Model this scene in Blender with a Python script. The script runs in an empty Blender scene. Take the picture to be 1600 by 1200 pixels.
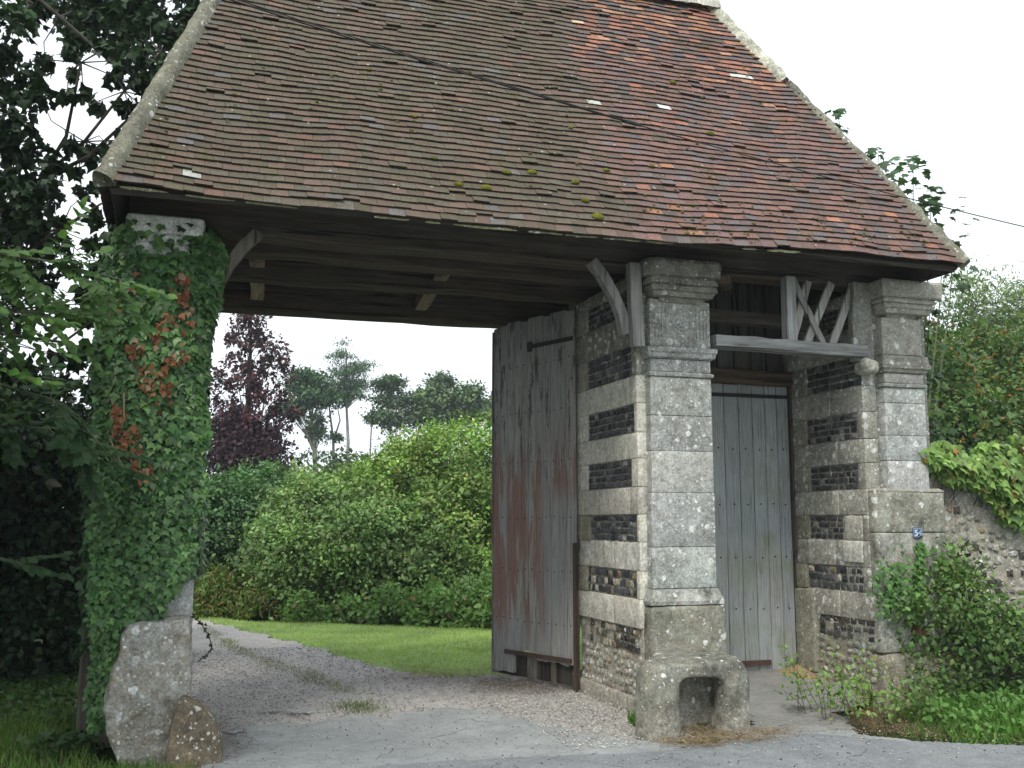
import bpy, bmesh, math, random
import numpy as np
from mathutils import Vector, Matrix, noise

random.seed(7)
rng = np.random.default_rng(7)
scene = bpy.context.scene
C = scene.collection
R = math.radians

# ------------------------------------------------------------------ camera
cam = bpy.data.cameras.new('camera')
cam.sensor_width = 36.0
cam.lens = 36.0
cam.clip_start = 0.05
cam.clip_end = 2000
cam_o = bpy.data.objects.new('camera', cam)
cam_o.location = (0, 0, 1.6)
cam_o.rotation_euler = (R(90 + 7.653), 0, R(-18.2))
C.objects.link(cam_o)
scene.camera = cam_o

# ------------------------------------------------------------------ world: Nishita sky behind a bright veil of cloud
SUN_EL, SUN_AZ = 52, 215        # azimuth clockwise from +Y
w = bpy.data.worlds.new('World')
scene.world = w
w.use_nodes = True
wt = w.node_tree
wt.nodes.clear()
sky = wt.nodes.new('ShaderNodeTexSky')
sky.sky_type = 'NISHITA'
sky.sun_disc = False
sky.sun_elevation = R(SUN_EL)
sky.sun_rotation = R(SUN_AZ)
bg1 = wt.nodes.new('ShaderNodeBackground')
bg1.inputs['Strength'].default_value = 0.12
wt.links.new(sky.outputs[0], bg1.inputs['Color'])
bg2 = wt.nodes.new('ShaderNodeBackground')
bg2.inputs['Color'].default_value = (0.91, 0.965, 1.02, 1)
bg2.inputs['Strength'].default_value = 1.1
tc = wt.nodes.new('ShaderNodeTexCoord')
mp = wt.nodes.new('ShaderNodeMapping')
mp.inputs['Scale'].default_value = (1, 1, 2.6)
nz = wt.nodes.new('ShaderNodeTexNoise')
nz.inputs['Scale'].default_value = 1.7
nz.inputs['Detail'].default_value = 5
nz.inputs['Roughness'].default_value = 0.5
rp = wt.nodes.new('ShaderNodeMapRange')
rp.inputs['From Min'].default_value = 0.38
rp.inputs['From Max'].default_value = 0.56
rp.inputs['To Min'].default_value = 0.5
rp.inputs['To Max'].default_value = 1.0
mx = wt.nodes.new('ShaderNodeMixShader')
wo = wt.nodes.new('ShaderNodeOutputWorld')
wt.links.new(tc.outputs['Generated'], mp.inputs[0])
wt.links.new(mp.outputs[0], nz.inputs['Vector'])
wt.links.new(nz.outputs[0], rp.inputs[0])
wt.links.new(rp.outputs[0], mx.inputs[0])
wt.links.new(bg1.outputs[0], mx.inputs[1])
wt.links.new(bg2.outputs[0], mx.inputs[2])
wt.links.new(mx.outputs[0], wo.inputs[0])

# ------------------------------------------------------------------ sun (thin overcast: wide and weak)
sl = bpy.data.lights.new('sun', 'SUN')
sl.energy = 2.2
sl.angle = R(14)
sl.color = (1.0, 0.96, 0.87)
so = bpy.data.objects.new('sun', sl)
sd = Vector((math.sin(R(SUN_AZ)) * math.cos(R(SUN_EL)), math.cos(R(SUN_AZ)) * math.cos(R(SUN_EL)), math.sin(R(SUN_EL))))
so.rotation_euler = sd.to_track_quat('Z', 'Y').to_euler()
so.location = (0, 0, 30)
C.objects.link(so)

scene.view_settings.view_transform = 'Standard'
scene.view_settings.look = 'None'
scene.view_settings.exposure = 0.40
scene.view_settings.gamma = 1.0
scene.view_settings.use_curve_mapping = False

# ------------------------------------------------------------------ linking helpers
WLOC = {}

def wloc(o):
    return WLOC.get(o.name, Vector((0, 0, 0))) if o else Vector((0, 0, 0))

def tag(o, label=None, cat=None, group=None, kind=None):
    if label: o['label'] = label
    if cat: o['category'] = cat
    if group: o['group'] = group
    if kind: o['kind'] = kind
    return o

def empty(name, loc):
    o = bpy.data.objects.new(name, None)
    o.empty_display_size = 0.2
    C.objects.link(o)
    o.location = loc
    WLOC[o.name] = Vector(loc)
    return o

def thing(name, label, cat, loc, group=None):
    return tag(empty(name, loc), label, cat, group)

def link_mesh(name, V, Fs, mat, parent=None, col=None, kind=None, smooth=False, origin=None):
    """V (N,3) world coordinates, Fs an (M,k) array or list of faces, col (N,3) linear colours."""
    V = np.asarray(V, dtype=np.float64)
    if origin is None:
        origin = (V.min(0) + V.max(0)) / 2 if len(V) else np.zeros(3)
    origin = np.asarray(origin, dtype=np.float64)
    me = bpy.data.meshes.new(name)
    L = V - origin
    if isinstance(Fs, np.ndarray):
        n, k = Fs.shape
        me.vertices.add(len(L)); me.vertices.foreach_set('co', L.astype(np.float32).ravel())
        me.loops.add(n * k); me.loops.foreach_set('vertex_index', Fs.astype(np.int32).ravel())
        me.polygons.add(n); me.polygons.foreach_set('loop_start', np.arange(0, n * k, k, dtype=np.int32))
        me.update(calc_edges=True)
    else:
        me.from_pydata([tuple(v) for v in L], [], Fs)
        me.update()
    if col is not None:
        col = np.asarray(col, dtype=np.float32)
        if col.ndim == 1: col = np.tile(col, (len(V), 1))
        a = me.color_attributes.new('Col', 'FLOAT_COLOR', 'POINT')
        a.data.foreach_set('color', np.hstack([col, np.ones((len(V), 1), np.float32)]).ravel())
    if smooth:
        me.polygons.foreach_set('use_smooth', np.ones(len(me.polygons), dtype=bool))
    if mat: me.materials.append(mat)
    o = bpy.data.objects.new(name, me)
    C.objects.link(o)
    WLOC[o.name] = Vector(origin)
    if parent:
        o.parent = parent
        o.location = Vector(origin) - wloc(parent)
    else:
        o.location = origin
    if kind: o['kind'] = kind
    return o

BOXF = [(0, 3, 2, 1), (4, 5, 6, 7), (0, 1, 5, 4), (1, 2, 6, 5), (2, 3, 7, 6), (3, 0, 4, 7)]

class MB:
    def __init__(s): s.v = []; s.f = []; s.c = []
    def add(s, V, F, col=(.5, .5, .5)):
        b = len(s.v)
        s.v += [tuple(p) for p in V]
        s.f += [tuple(i + b for i in f) for f in F]
        if isinstance(col, np.ndarray) and col.ndim == 2: s.c += [tuple(x) for x in col]
        else: s.c += [tuple(col)] * len(V)
    def hexa(s, P, col=(.5, .5, .5)): s.add(P, BOXF, col)
    def box(s, x0, x1, y0, y1, z0, z1, col=(.5, .5, .5)):
        s.hexa([(x0, y0, z0), (x1, y0, z0), (x1, y1, z0), (x0, y1, z0), (x0, y0, z1), (x1, y0, z1), (x1, y1, z1), (x0, y1, z1)], col)
    def tube(s, pts, rads, n=6, col=(.5, .5, .5), cap=True):
        V, F = tube_geo(pts, rads, n, cap); s.add(V, F, col)
    def build(s, name, mat, parent=None, kind=None, smooth=False):
        return link_mesh(name, s.v, s.f, mat, parent, np.array(s.c), kind, smooth)

def tube_geo(pts, rads, n=6, cap=True):
    pts = [Vector(p) for p in pts]
    if not hasattr(rads, '__len__'): rads = [rads] * len(pts)
    V = []; F = []
    up = None
    for i, p in enumerate(pts):
        d = (pts[min(i + 1, len(pts) - 1)] - pts[max(i - 1, 0)])
        if d.length < 1e-6: d = Vector((0, 0, 1))
        d.normalize()
        if up is None:
            up = Vector((0, 0, 1)) if abs(d.z) < .9 else Vector((1, 0, 0))
        a = d.cross(up)
        if a.length < 1e-4: a = d.orthogonal()
        a.normalize(); b = d.cross(a)
        up = a.cross(d) if abs(a.cross(d).length) > .1 else up
        for k in range(n):
            t = 2 * math.pi * k / n
            V.append(p + (a * math.cos(t) + b * math.sin(t)) * rads[i])
    for i in range(len(pts) - 1):
        for k in range(n):
            F.append((i * n + k, i * n + (k + 1) % n, (i + 1) * n + (k + 1) % n, (i + 1) * n + k))
    if cap:
        F.append(tuple(range(n - 1, -1, -1)))
        F.append(tuple((len(pts) - 1) * n + k for k in range(n)))
    return V, F

def fbm(p, sc, o=3):
    v = 0; a = 1; t = 0
    q = Vector(p) * sc
    for i in range(o):
        v += a * noise.noise(q); t += a; a *= .5; q = q * 2.03 + Vector((3.1, 7.7, 1.3))
    return v / t

def rough_box(x0, x1, y0, y1, z0, z1, r=.01, step=.08, amp=.004, nsc=6, round_amp=0, col=(.4, .4, .38), seed=0, taper=0):
    """box with rounded worn edges and an uneven surface"""
    c = Vector(((x0 + x1) / 2, (y0 + y1) / 2, (z0 + z1) / 2))
    h = [(x1 - x0) / 2, (y1 - y0) / 2, (z1 - z0) / 2]
    r = min(r, min(h) * .95)
    ts = []
    for k in range(3):
        n = max(1, int(2 * (h[k] - r) / step))
        inner = [-(h[k] - r) + 2 * (h[k] - r) * i / n for i in range(n + 1)]
        ts.append([-h[k]] + inner + [h[k]])
    idx = {}; V = []; F = []
    def vert(i, j, k):
        key = (i, j, k)
        if key in idx: return idx[key]
        p = Vector((ts[0][i], ts[1][j], ts[2][k]))
        q = Vector([max(-(h[m] - r), min(h[m] - r, p[m])) for m in range(3)])
        d = p - q
        if d.length > 1e-9: d.normalize()
        P = c + q + d * r
        off = Vector((seed * 1.7, seed * .9, seed * 2.3))
        e = fbm(P + off, nsc, 3) * amp
        nn = d if d.length > 0 else Vector((0, 0, 1))
        P = P + nn * e
        if taper: 
            s_ = 1 - taper * (P.z - z0) / (z1 - z0)
            P.x = c.x + (P.x - c.x) * s_; P.y = c.y + (P.y - c.y) * s_
        idx[key] = len(V); V.append(P); return idx[key]
    nx, ny, nz_ = len(ts[0]) - 1, len(ts[1]) - 1, len(ts[2]) - 1
    for i in range(nx):
        for j in range(ny):
            F.append((vert(i, j, 0), vert(i, j + 1, 0), vert(i + 1, j + 1, 0), vert(i + 1, j, 0)))
            F.append((vert(i, j, nz_), vert(i + 1, j, nz_), vert(i + 1, j + 1, nz_), vert(i, j + 1, nz_)))
    for i in range(nx):
        for k in range(nz_):
            F.append((vert(i, 0, k), vert(i + 1, 0, k), vert(i + 1, 0, k + 1), vert(i, 0, k + 1)))
            F.append((vert(i, ny, k), vert(i, ny, k + 1), vert(i + 1, ny, k + 1), vert(i + 1, ny, k)))
    for j in range(ny):
        for k in range(nz_):
            F.append((vert(0, j, k), vert(0, j, k + 1), vert(0, j + 1, k + 1), vert(0, j + 1, k)))
            F.append((vert(nx, j, k), vert(nx, j + 1, k), vert(nx, j + 1, k + 1), vert(nx, j, k + 1)))
    return V, F

def remeshed(name, mb, voxel, mat, parent=None, col=(.4, .4, .38), smooth_it=4, amp=.01, nsc=5, kind=None):
    """join overlapping solids, fuse them with a voxel remesh and roughen the skin"""
    me = bpy.data.meshes.new('tmp'); me.from_pydata([tuple(v) for v in mb.v], [], mb.f); me.update()
    o = bpy.data.objects.new('tmp', me); C.objects.link(o)
    m = o.modifiers.new('r', 'REMESH'); m.mode = 'VOXEL'; m.voxel_size = voxel
    m = o.modifiers.new('s', 'SMOOTH'); m.factor = .5; m.iterations = smooth_it
    dg = bpy.context.evaluated_depsgraph_get()
    e = o.evaluated_get(dg); em = e.to_mesh()
    n = len(em.vertices)
    V = np.zeros(n * 3); em.vertices.foreach_get('co', V); V = V.reshape(-1, 3)
    N = np.zeros(n * 3); em.vertices.foreach_get('normal', N); N = N.reshape(-1, 3)
    F = [tuple(p.vertices) for p in em.polygons]
    e.to_mesh_clear()
    bpy.data.objects.remove(o); bpy.data.meshes.remove(me)
    d = np.array([fbm(v, nsc, 4) for v in V]) * amp
    V = V + N * d[:, None]
    return link_mesh(name, V, F, mat, parent, np.array(col), kind, True)

# ------------------------------------------------------------------ materials
def new_mat(name):
    m = bpy.data.materials.new(name); m.use_nodes = True
    nt = m.node_tree; nt.nodes.clear()
    out = nt.nodes.new('ShaderNodeOutputMaterial')
    return m, nt, out

class NB:
    def __init__(s, nt): s.nt = nt
    def n(s, t, **kw):
        x = s.nt.nodes.new(t)
        for k, v in kw.items(): setattr(x, k, v)
        return x
    def l(s, a, b): s.nt.links.new(a, b)
    def pos(s, scale=(1, 1, 1)):
        g = s.n('ShaderNodeNewGeometry'); m = s.n('ShaderNodeMapping')
        m.inputs['Scale'].default_value = scale
        s.l(g.outputs['Position'], m.inputs[0]); return m.outputs[0]
    def noise(s, vec, scale, detail=4, rough=.6, dist=0):
        x = s.n('ShaderNodeTexNoise'); x.inputs['Scale'].default_value = scale
        x.inputs['Detail'].default_value = detail; x.inputs['Roughness'].default_value = rough
        x.inputs['Distortion'].default_value = dist
        s.l(vec, x.inputs['Vector']); return x.outputs[0]
    def vor(s, vec, scale, feature='F1', out='Distance', rnd=1):
        x = s.n('ShaderNodeTexVoronoi'); x.feature = feature; x.inputs['Scale'].default_value = scale
        x.inputs['Randomness'].default_value = rnd
        s.l(vec, x.inputs['Vector']); return x.outputs[out]
    def rng(s, v, a, b, c=0, d=1):
        x = s.n('ShaderNodeMapRange'); 
        for i, q in zip(('From Min', 'From Max', 'To Min', 'To Max'), (a, b, c, d)): x.inputs[i].default_value = q
        s.l(v, x.inputs[0]); return x.outputs[0]
    def mix(s, fac, a, b, mode='MIX'):
        x = s.n('ShaderNodeMix', data_type='RGBA', blend_type=mode)
        if isinstance(fac, (int, float)): x.inputs[0].default_value = fac
        else: s.l(fac, x.inputs[0])
        for i, q in ((6, a), (7, b)):
            if isinstance(q, tuple): x.inputs[i].default_value = (*q, 1) if len(q) == 3 else q
            else: s.l(q, x.inputs[i])
        return x.outputs[2]
    def math(s, op, a, b=0):
        x = s.n('ShaderNodeMath', operation=op)
        for i, q in ((0, a), (1, b)):
            if isinstance(q, (int, float)): x.inputs[i].default_value = q
            else: s.l(q, x.inputs[i])
        return x.outputs[0]
    def attr(s): 
        x = s.n('ShaderNodeAttribute', attribute_name='Col'); return x.outputs['Color']
    def bump(s, h, strength, dist, prev=None):
        x = s.n('ShaderNodeBump'); x.inputs['Strength'].default_value = strength; x.inputs['Distance'].default_value = dist
        s.l(h, x.inputs['Height'])
        if prev is not None: s.l(prev, x.inputs['Normal'])
        return x.outputs[0]
    def bsdf(s, col, rough=.9, spec=.25, normal=None, out=None):
        x = s.n('ShaderNodeBsdfPrincipled')
        if isinstance(col, tuple): x.inputs['Base Color'].default_value = (*col, 1)
        else: s.l(col, x.inputs['Base Color'])
        if isinstance(rough, (int, float)): x.inputs['Roughness'].default_value = rough
        else: s.l(rough, x.inputs['Roughness'])
        x.inputs['Specular IOR Level'].default_value = spec
        if normal is not None: s.l(normal, x.inputs['Normal'])
        if out: s.l(x.outputs[0], out.inputs[0])
        return x

def stone_mat(name, dark=.5, lichen=.5, warm=.3, green=.2, bump=1.0, dcol=(.09, .09, .078)):
    m, nt, out = new_mat(name); b = NB(nt); p = b.pos()
    base = b.attr()
    n1 = b.noise(p, 2.3, 9, .68); n2 = b.noise(p, 55, 4, .7); n3 = b.noise(p, 9, 7, .72, .4); n4 = b.noise(p, 1.1, 4, .6)
    c = b.mix(b.rng(n3, .42, .66, 0, warm), base, (.33, .25, .15))
    c = b.mix(b.rng(n4, .5, .75, 0, green), c, (.17, .2, .12))
    dk = b.math('MULTIPLY', b.rng(n1, .42, .62), b.rng(n3, .3, .62))
    c = b.mix(b.math('MULTIPLY', dk, dark), c, dcol)
    st = b.noise(b.pos((1, 1, .12)), 11, 5, .7); c = b.mix(b.math('MULTIPLY', b.rng(st, .54, .7), .26), c, dcol)
    # pale crusty lichen discs of different sizes
    for sc, th in ((12, .4), (27, .36), (50, .3)):
        pw = b.n('ShaderNodeVectorMath', operation='ADD')
        nn = b.n('ShaderNodeTexNoise'); nn.inputs['Scale'].default_value = sc * 1.5; b.l(p, nn.inputs['Vector'])
        sc_ = b.n('ShaderNodeVectorMath', operation='SCALE'); sc_.inputs['Scale'].default_value = .6 / sc
        b.l(nn.outputs['Color'], sc_.inputs[0]); b.l(p, pw.inputs[0]); b.l(sc_.outputs[0], pw.inputs[1])
        v = b.n('ShaderNodeTexVoronoi'); v.inputs['Scale'].default_value = sc; b.l(pw.outputs[0], v.inputs['Vector'])
        sep = b.n('ShaderNodeSeparateColor'); b.l(v.outputs['Color'], sep.inputs[0])
        thr = b.math('MULTIPLY', b.rng(sep.outputs[0], 1 - lichen * .75, 1, 0, 1), th)
        disc = b.math('LESS_THAN', v.outputs['Distance'], thr)
        patch = b.rng(b.noise(p, 2.6 + sc * .05, 3), .40, .52)
        c = b.mix(b.math('MULTIPLY', b.math('MULTIPLY', disc, patch), .9), c, (.70, .71, .69))
    c = b.mix(1.0, c, b.mix(b.rng(n2, .32, .68), (.6, .6, .6), (1.32, 1.32, 1.3)), 'MULTIPLY')
    c = b.mix(1.0, c, b.mix(b.rng(b.noise(p, 13, 6, .75), .35, .65), (.68, .68, .66), (1.22, 1.22, 1.22)), 'MULTIPLY')
    nb_ = b.bump(n3, .5 * bump, .02); nb_ = b.bump(n2, .6 * bump, .004, nb_)
    pit = b.vor(p, 90); nb_ = b.bump(b.rng(pit, 0, .35), .35 * bump, .003, nb_)
    b.bsdf(c, .95, .15, nb_, out)
    return m

def simple_mat(name, rough=.85, spec=.25, grain=30, contrast=.35, bump=.4, bdist=.003, stretch=(1, 1, 1), blot=(.5, .5, .5), blot_f=0, metal=0, crack=0):
    m, nt, out = new_mat(name); b = NB(nt); p = b.pos(stretch)
    n1 = b.noise(p, grain, 5, .65); n2 = b.noise(p, grain * .13, 5, .65)
    c = b.attr()
    if blot_f: c = b.mix(b.rng(n2, .48, .66, 0, blot_f), c, blot)
    lo = 1 - contrast; hi = 1 + contrast
    c = b.mix(1.0, c, b.mix(b.rng(n1, .28, .72), (lo, lo, lo), (hi, hi, hi)), 'MULTIPLY')
    nm = b.bump(n1, bump, bdist)
    if crack:   # long drying splits and dirty seams in old oak
        pc = b.pos(tuple(q * (.45 if q < 1 else 1) for q in stretch))
        ck = b.rng(b.noise(pc, grain * .8, 3, .5, .3), .60, .645); c = b.mix(b.math('MULTIPLY', ck, crack), c, (.018, .016, .014))
        wt_ = b.rng(b.noise(b.pos(), 7, 5, .7), .45, .62, 0, .45); c = b.mix(wt_, c, (.42, .42, .38), 'SOFT_LIGHT')
        nm = b.bump(b.math('SUBTRACT', 1, ck), .8, .006, nm)
    x = b.bsdf(c, rough, spec, nm, out)
    x.inputs['Metallic'].default_value = metal
    return m

def leaf_mat(name, rough=.5, spec=.3, trans=.25, var=.35):
    m, nt, out = new_mat(name); b = NB(nt); p = b.pos()
    n1 = b.noise(p, 1.3, 3, .6); n2 = b.noise(p, 25, 2, .6)
    c = b.attr()
    c = b.mix(1.0, c, b.mix(b.rng(n1, .3, .7), (1 - var, 1 - var, 1 - var), (1 + var, 1 + var * .9, 1 + var * .5)), 'MULTIPLY')
    c = b.mix(1.0, c, b.mix(b.rng(n2, .3, .7), (.82, .82, .82), (1.15, 1.15, 1.15)), 'MULTIPLY')
    x = b.bsdf(c, rough, spec)
    t = b.n('ShaderNodeBsdfTranslucent'); b.l(b.mix(1.0, c, (1.3, 1.5, .6), 'MULTIPLY'), t.inputs['Color'])
    mxs = b.n('ShaderNodeMixShader'); mxs.inputs[0].default_value = trans
    b.l(x.outputs[0], mxs.inputs[1]); b.l(t.outputs[0], mxs.inputs[2]); b.l(mxs.outputs[0], out.inputs[0])
    return m

M = {}
M['stone'] = stone_mat('weathered_limestone', .6, 1.1, .18, .16)
M['stone_clean'] = stone_mat('pale_limestone', .16, .3, .18, .07)
M['stone_dark'] = stone_mat('dark_lichened_limestone', 1.0, .45, .35, .45)
M['rubble'] = stone_mat('lime_mortar_rubble', .25, .6, .35, .15, 1.6)
M['boulder'] = stone_mat('grey_boulder', .55, .85, .7, .1, 1.5)
M['flint'] = simple_mat('knapped_flint', .6, .3, 45, .6, .6, .004, blot=(.2, .2, .2), blot_f=.25)
M['tile'] = None
M['wood'] = simple_mat('weathered_oak', .9, .15, 26, .5, .7, .004, (1, 1, .07), (.12, .12, .1), .4, crack=.8)
M['woodx'] = simple_mat('weathered_oak_beam', .9, .15, 26, .5, .7, .004, (.07, 1, 1), (.1, .1, .09), .4, crack=.8)
M['woody'] = simple_mat('weathered_oak_rafter', .9, .15, 26, .5, .7, .004, (1, .1, .5), (.1, .1, .09), .4)
M['iron'] = simple_mat('rusty_iron', .8, .3, 60, .5, .6, .002, blot=(.05, .03, .025), blot_f=.7)
M['bark'] = simple_mat('bark', .95, .1, 14, .5, .9, .02, (1, 1, .3), (.12, .13, .1), .6)
M['leaf'] = leaf_mat('leaf')
M['leaf_shade'] = leaf_mat('dark_leaf', .5, .25, .12, .4)
M['ivy_leaf'] = leaf_mat('ivy_leaf', .42, .4, .12, .3)
M['grass'] = leaf_mat('grass_blade', .55, .2, .3, .4)
M['dead'] = simple_mat('dead_leaf', .9, .1, 40, .4, .3)
M['moss'] = simple_mat('moss', 1, .05, 90, .6, 1.0, .01)
M['mortar'] = stone_mat('ridge_mortar', .8, .45, .2, .35, 1.6)
M['cable'] = simple_mat('black_cable_rubber', .6, .3, 40, .2, .2)
M['straw'] = simple_mat('straw_litter', .9, .1, 60, .4, .2)

def tile_mat():
    m, nt, out = new_mat('clay_tile'); b = NB(nt); p = b.pos()
    c = b.attr()
    n1 = b.noise(p, 70, 4, .7); n2 = b.noise(p, 3.5, 6, .65); n3 = b.noise(p, 16, 5, .7)
    c = b.mix(b.math('MULTIPLY', b.rng(n2, .5, .68), b.rng(n3, .4, .62, 0, .75)), c, (.085, .085, .035))
    c = b.mix(b.rng(n3, .55, .8, 0, .35), c, (.05, .045, .045))
    v = b.n('ShaderNodeTexVoronoi'); v.inputs['Scale'].default_value = 30; b.l(p, v.inputs['Vector'])
    sep = b.n('ShaderNodeSeparateColor'); b.l(v.outputs['Color'], sep.inputs[0])
    d = b.math('LESS_THAN', v.outputs['Distance'], b.rng(sep.outputs[0], .965, 1, 0, .35))
    c = b.mix(b.math('MULTIPLY', d, .8), c, (.42, .45, .42))
    c = b.mix(1.0, c, b.mix(b.rng(n1, .3, .7), (.66, .66, .66), (1.3, 1.3, 1.3)), 'MULTIPLY')
    b.bsdf(c, .88, .22, b.bump(n1, .5, .002, b.bump(n3, .5, .006)), out)
    return m
M['tile'] = tile_mat()

# ------------------------------------------------------------------ ground, drive, apron, road
def smooth01(a, b, x):
    t = np.clip((x - a) / (b - a), 0, 1); return t * t * (3 - 2 * t)

def grid_sheet(name, xs, ys, zfun, mat, inside=None, label=None):
    X, Y = np.meshgrid(xs, ys)
    Z = zfun(X, Y)
    V = np.stack([X.ravel(), Y.ravel(), Z.ravel()], 1)
    nx, ny = len(xs), len(ys)
    i = np.arange(nx - 1); j = np.arange(ny - 1)
    I, J = np.meshgrid(i, j); a = (J * nx + I).ravel()
    F = np.stack([a, a + 1, a + nx + 1, a + nx], 1)
    if inside is not None:
        cx = V[F].mean(1); F = F[inside(cx[:, 0], cx[:, 1])]
        used, inv = np.unique(F, return_inverse=True); V = V[used]; F = inv.reshape(F.shape)
    o = link_mesh(name, V, F, mat, None, None, 'structure', True)
    return o

def sinn(X, Y):
    return .5 * np.sin(X * .9 + 1.3 * np.sin(Y * .5)) + .5 * np.sin(Y * 1.1 + 2 + np.sin(X * .7))

def poly_mask(poly):
    P = np.array(poly)
    def f(x, y):
        ins = np.zeros(x.shape, bool); n = len(P)
        for i in range(n):
            x1, y1 = P[i]; x2, y2 = P[(i + 1) % n]
            c = ((y1 > y) != (y2 > y)) & (x < (x2 - x1) * (y - y1) / (y2 - y1 + 1e-12) + x1)
            ins ^= c
        return ins
    return f

m, nt, out = new_mat('earth_and_turf'); b = NB(nt); p = b.pos()
n1 = b.noise(p, 1.1, 6, .6); n2 = b.noise(p, 9, 6, .7); n3 = b.noise(p, 60, 3, .7)
c = b.mix(b.rng(n1, .4, .62), (.055, .085, .022), (.075, .105, .03))
c = b.mix(b.rng(n2, .52, .72), c, (.11, .085, .05))
c = b.mix(1.0, c, b.mix(b.rng(n3, .3, .7), (.6, .6, .6), (1.35, 1.35, 1.35)), 'MULTIPLY')
b.bsdf(c, .95, .1, b.bump(n2, .8, .03, b.bump(n3, .6, .008)), out); M['ground'] = m

def gravel_mat(name, wet):
    m, nt, out = new_mat(name); b = NB(nt); p = b.pos()
    n1 = b.noise(p, .9, 5, .6); n2 = b.noise(p, 5, 6, .7); v = b.vor(p, 48, out='Color'); vd = b.vor(p, 48)
    sep = b.n('ShaderNodeSeparateColor'); b.l(v, sep.inputs[0])
    c = b.mix(sep.outputs[0], (.29, .275, .255), (.52, .50, .47))
    c = b.mix(b.rng(sep.outputs[1], .8, .95, 0, .6), c, (.34, .26, .24))
    c = b.mix(b.rng(n2, .55, .7, 0, .45), c, (.17, .15, .14))
    c = b.mix(b.rng(n1, .45, .62, 0, .5), c, (.44, .43, .41))
    # wet hollows are darker and shinier
    wetm = b.math('MULTIPLY', b.rng(n2, .48, .6), wet)
    c = b.mix(b.math('MULTIPLY', wetm, .55), c, (.07, .068, .068))
    rough = b.rng(wetm, 0, 1, .92, .45)
    b.bsdf(c, rough, .3, b.bump(vd, .5, .006, b.bump(n2, .5, .02)), out)
    return m
M['gravel'] = gravel_mat('drive_gravel', .3)

def tarmac(name, c0, c1, speck, cr=.5):
    m, nt, out = new_mat(name); b = NB(nt); p = b.pos()
    n1 = b.noise(p, 1.3, 7, .65, .3); n2 = b.noise(p, 14, 5, .7); v = b.vor(p, 120, out='Color')
    sep = b.n('ShaderNodeSeparateColor'); b.l(v, sep.inputs[0])
    c = b.mix(b.rng(n1, .35, .65), c0, c1)
    c = b.mix(b.rng(n2, .5, .75, 0, .4), c, tuple(x * .6 for x in c0))
    n5 = b.noise(p, 3.1, 6, .7, .8); c = b.mix(b.rng(n5, .53, .6, 0, .35), c, tuple(x * .72 for x in c0)); c = b.mix(b.rng(n5, .47, .40, 0, .3), c, tuple(x * 1.25 for x in c1))
    c = b.mix(b.rng(sep.outputs[0], .75, 1, 0, speck), c, (.5, .5, .48))
    c = b.mix(b.rng(sep.outputs[1], .75, 1, 0, speck), c, (.06, .06, .06))
    wp = b.n('ShaderNodeVectorMath', operation='ADD'); wn = b.n('ShaderNodeTexNoise'); wn.inputs['Scale'].default_value = 3; b.l(p, wn.inputs['Vector']); ws = b.n('ShaderNodeVectorMath', operation='SCALE'); ws.inputs['Scale'].default_value = .35; b.l(wn.outputs['Color'], ws.inputs[0]); b.l(p, wp.inputs[0]); b.l(ws.outputs[0], wp.inputs[1])
    ce = b.vor(wp.outputs[0], 1.1, 'DISTANCE_TO_EDGE'); crk = b.math('MULTIPLY', b.math('LESS_THAN', ce, .006), b.rng(b.noise(p, 1.7, 3), .52, .56)); c = b.mix(b.math('MULTIPLY', crk, .75), c, (.06, .06, .055))
    vd = b.vor(p, 120)
    b.bsdf(c, .85, .3, b.bump(vd, .5, .003, b.bump(n2, .4, .01)), out)
    return m
M['apron'] = tarmac('pale_worn_tarmac', (.27, .285, .285), (.36, .375, .37), .25)
M['road'] = tarmac('grey_road_tarmac', (.19, .205, .215), (.25, .265, .275), .35)
M['path'] = tarmac('worn_path_tarmac', (.2, .2, .19), (.27, .265, .25), .25)

far = np.concatenate([[-400, -150, -60, -30], np.linspace(-16, 24, 120), [32, 60, 150, 400]])
fy = np.concatenate([[-300, -100, -30, -8], np.linspace(-2, 30, 110), [40, 70, 160, 500]])
def zg(X, Y):
    a = .012 * sinn(X * 1.6, Y * 1.4)
    left = smooth01(-.1, -1.5, X) * smooth01(6.2, 7.6, Y) * .05
    return a - .03 + left + 1.0 * smooth01(24, 70, Y)
grid_sheet('ground', far, fy, zg, M['ground'])

lawn_edge = [(4.1, 8.8), (4.2, 9.6), (3.9, 10.4), (3.1, 10.5), (2.42, 10.75), (2.09, 12.01), (1.72, 13.73), (1.21, 15.5), (.43, 18.0), (-.8, 20.5), (-3, 23)]
drive_poly = lawn_edge + [(-5, 22), (-3, 19), (-1.2, 16), (-.4, 13), (-.1, 10.5), (.1, 9.2), (.1, 7.2), (.4, 6.9), (2.0, 6.8), (3.2, 6.8), (3.72, 7.6)]
xs = np.arange(-5, 4.4, .04); ys = np.arange(6.7, 23, .05)
def zd(X, Y):
    return .012 + .006 * sinn(X * 4, Y * 3) + .008 * np.sin(X * 9 + Y * 2) * np.sin(Y * 7)
def wob(f):
    def g(x, y):
        dx = .05 * np.sin(y * 6.3 + x * 2) + .03 * np.sin(y * 17 + 1) ; dy = .05 * np.sin(x * 7.1) + .03 * np.sin(x * 19)
        return f(x + dx, y + dy)
    return g
grid_sheet('gravel_drive', xs, ys, zd, M['gravel'], wob(poly_mask(drive_poly)))

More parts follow.
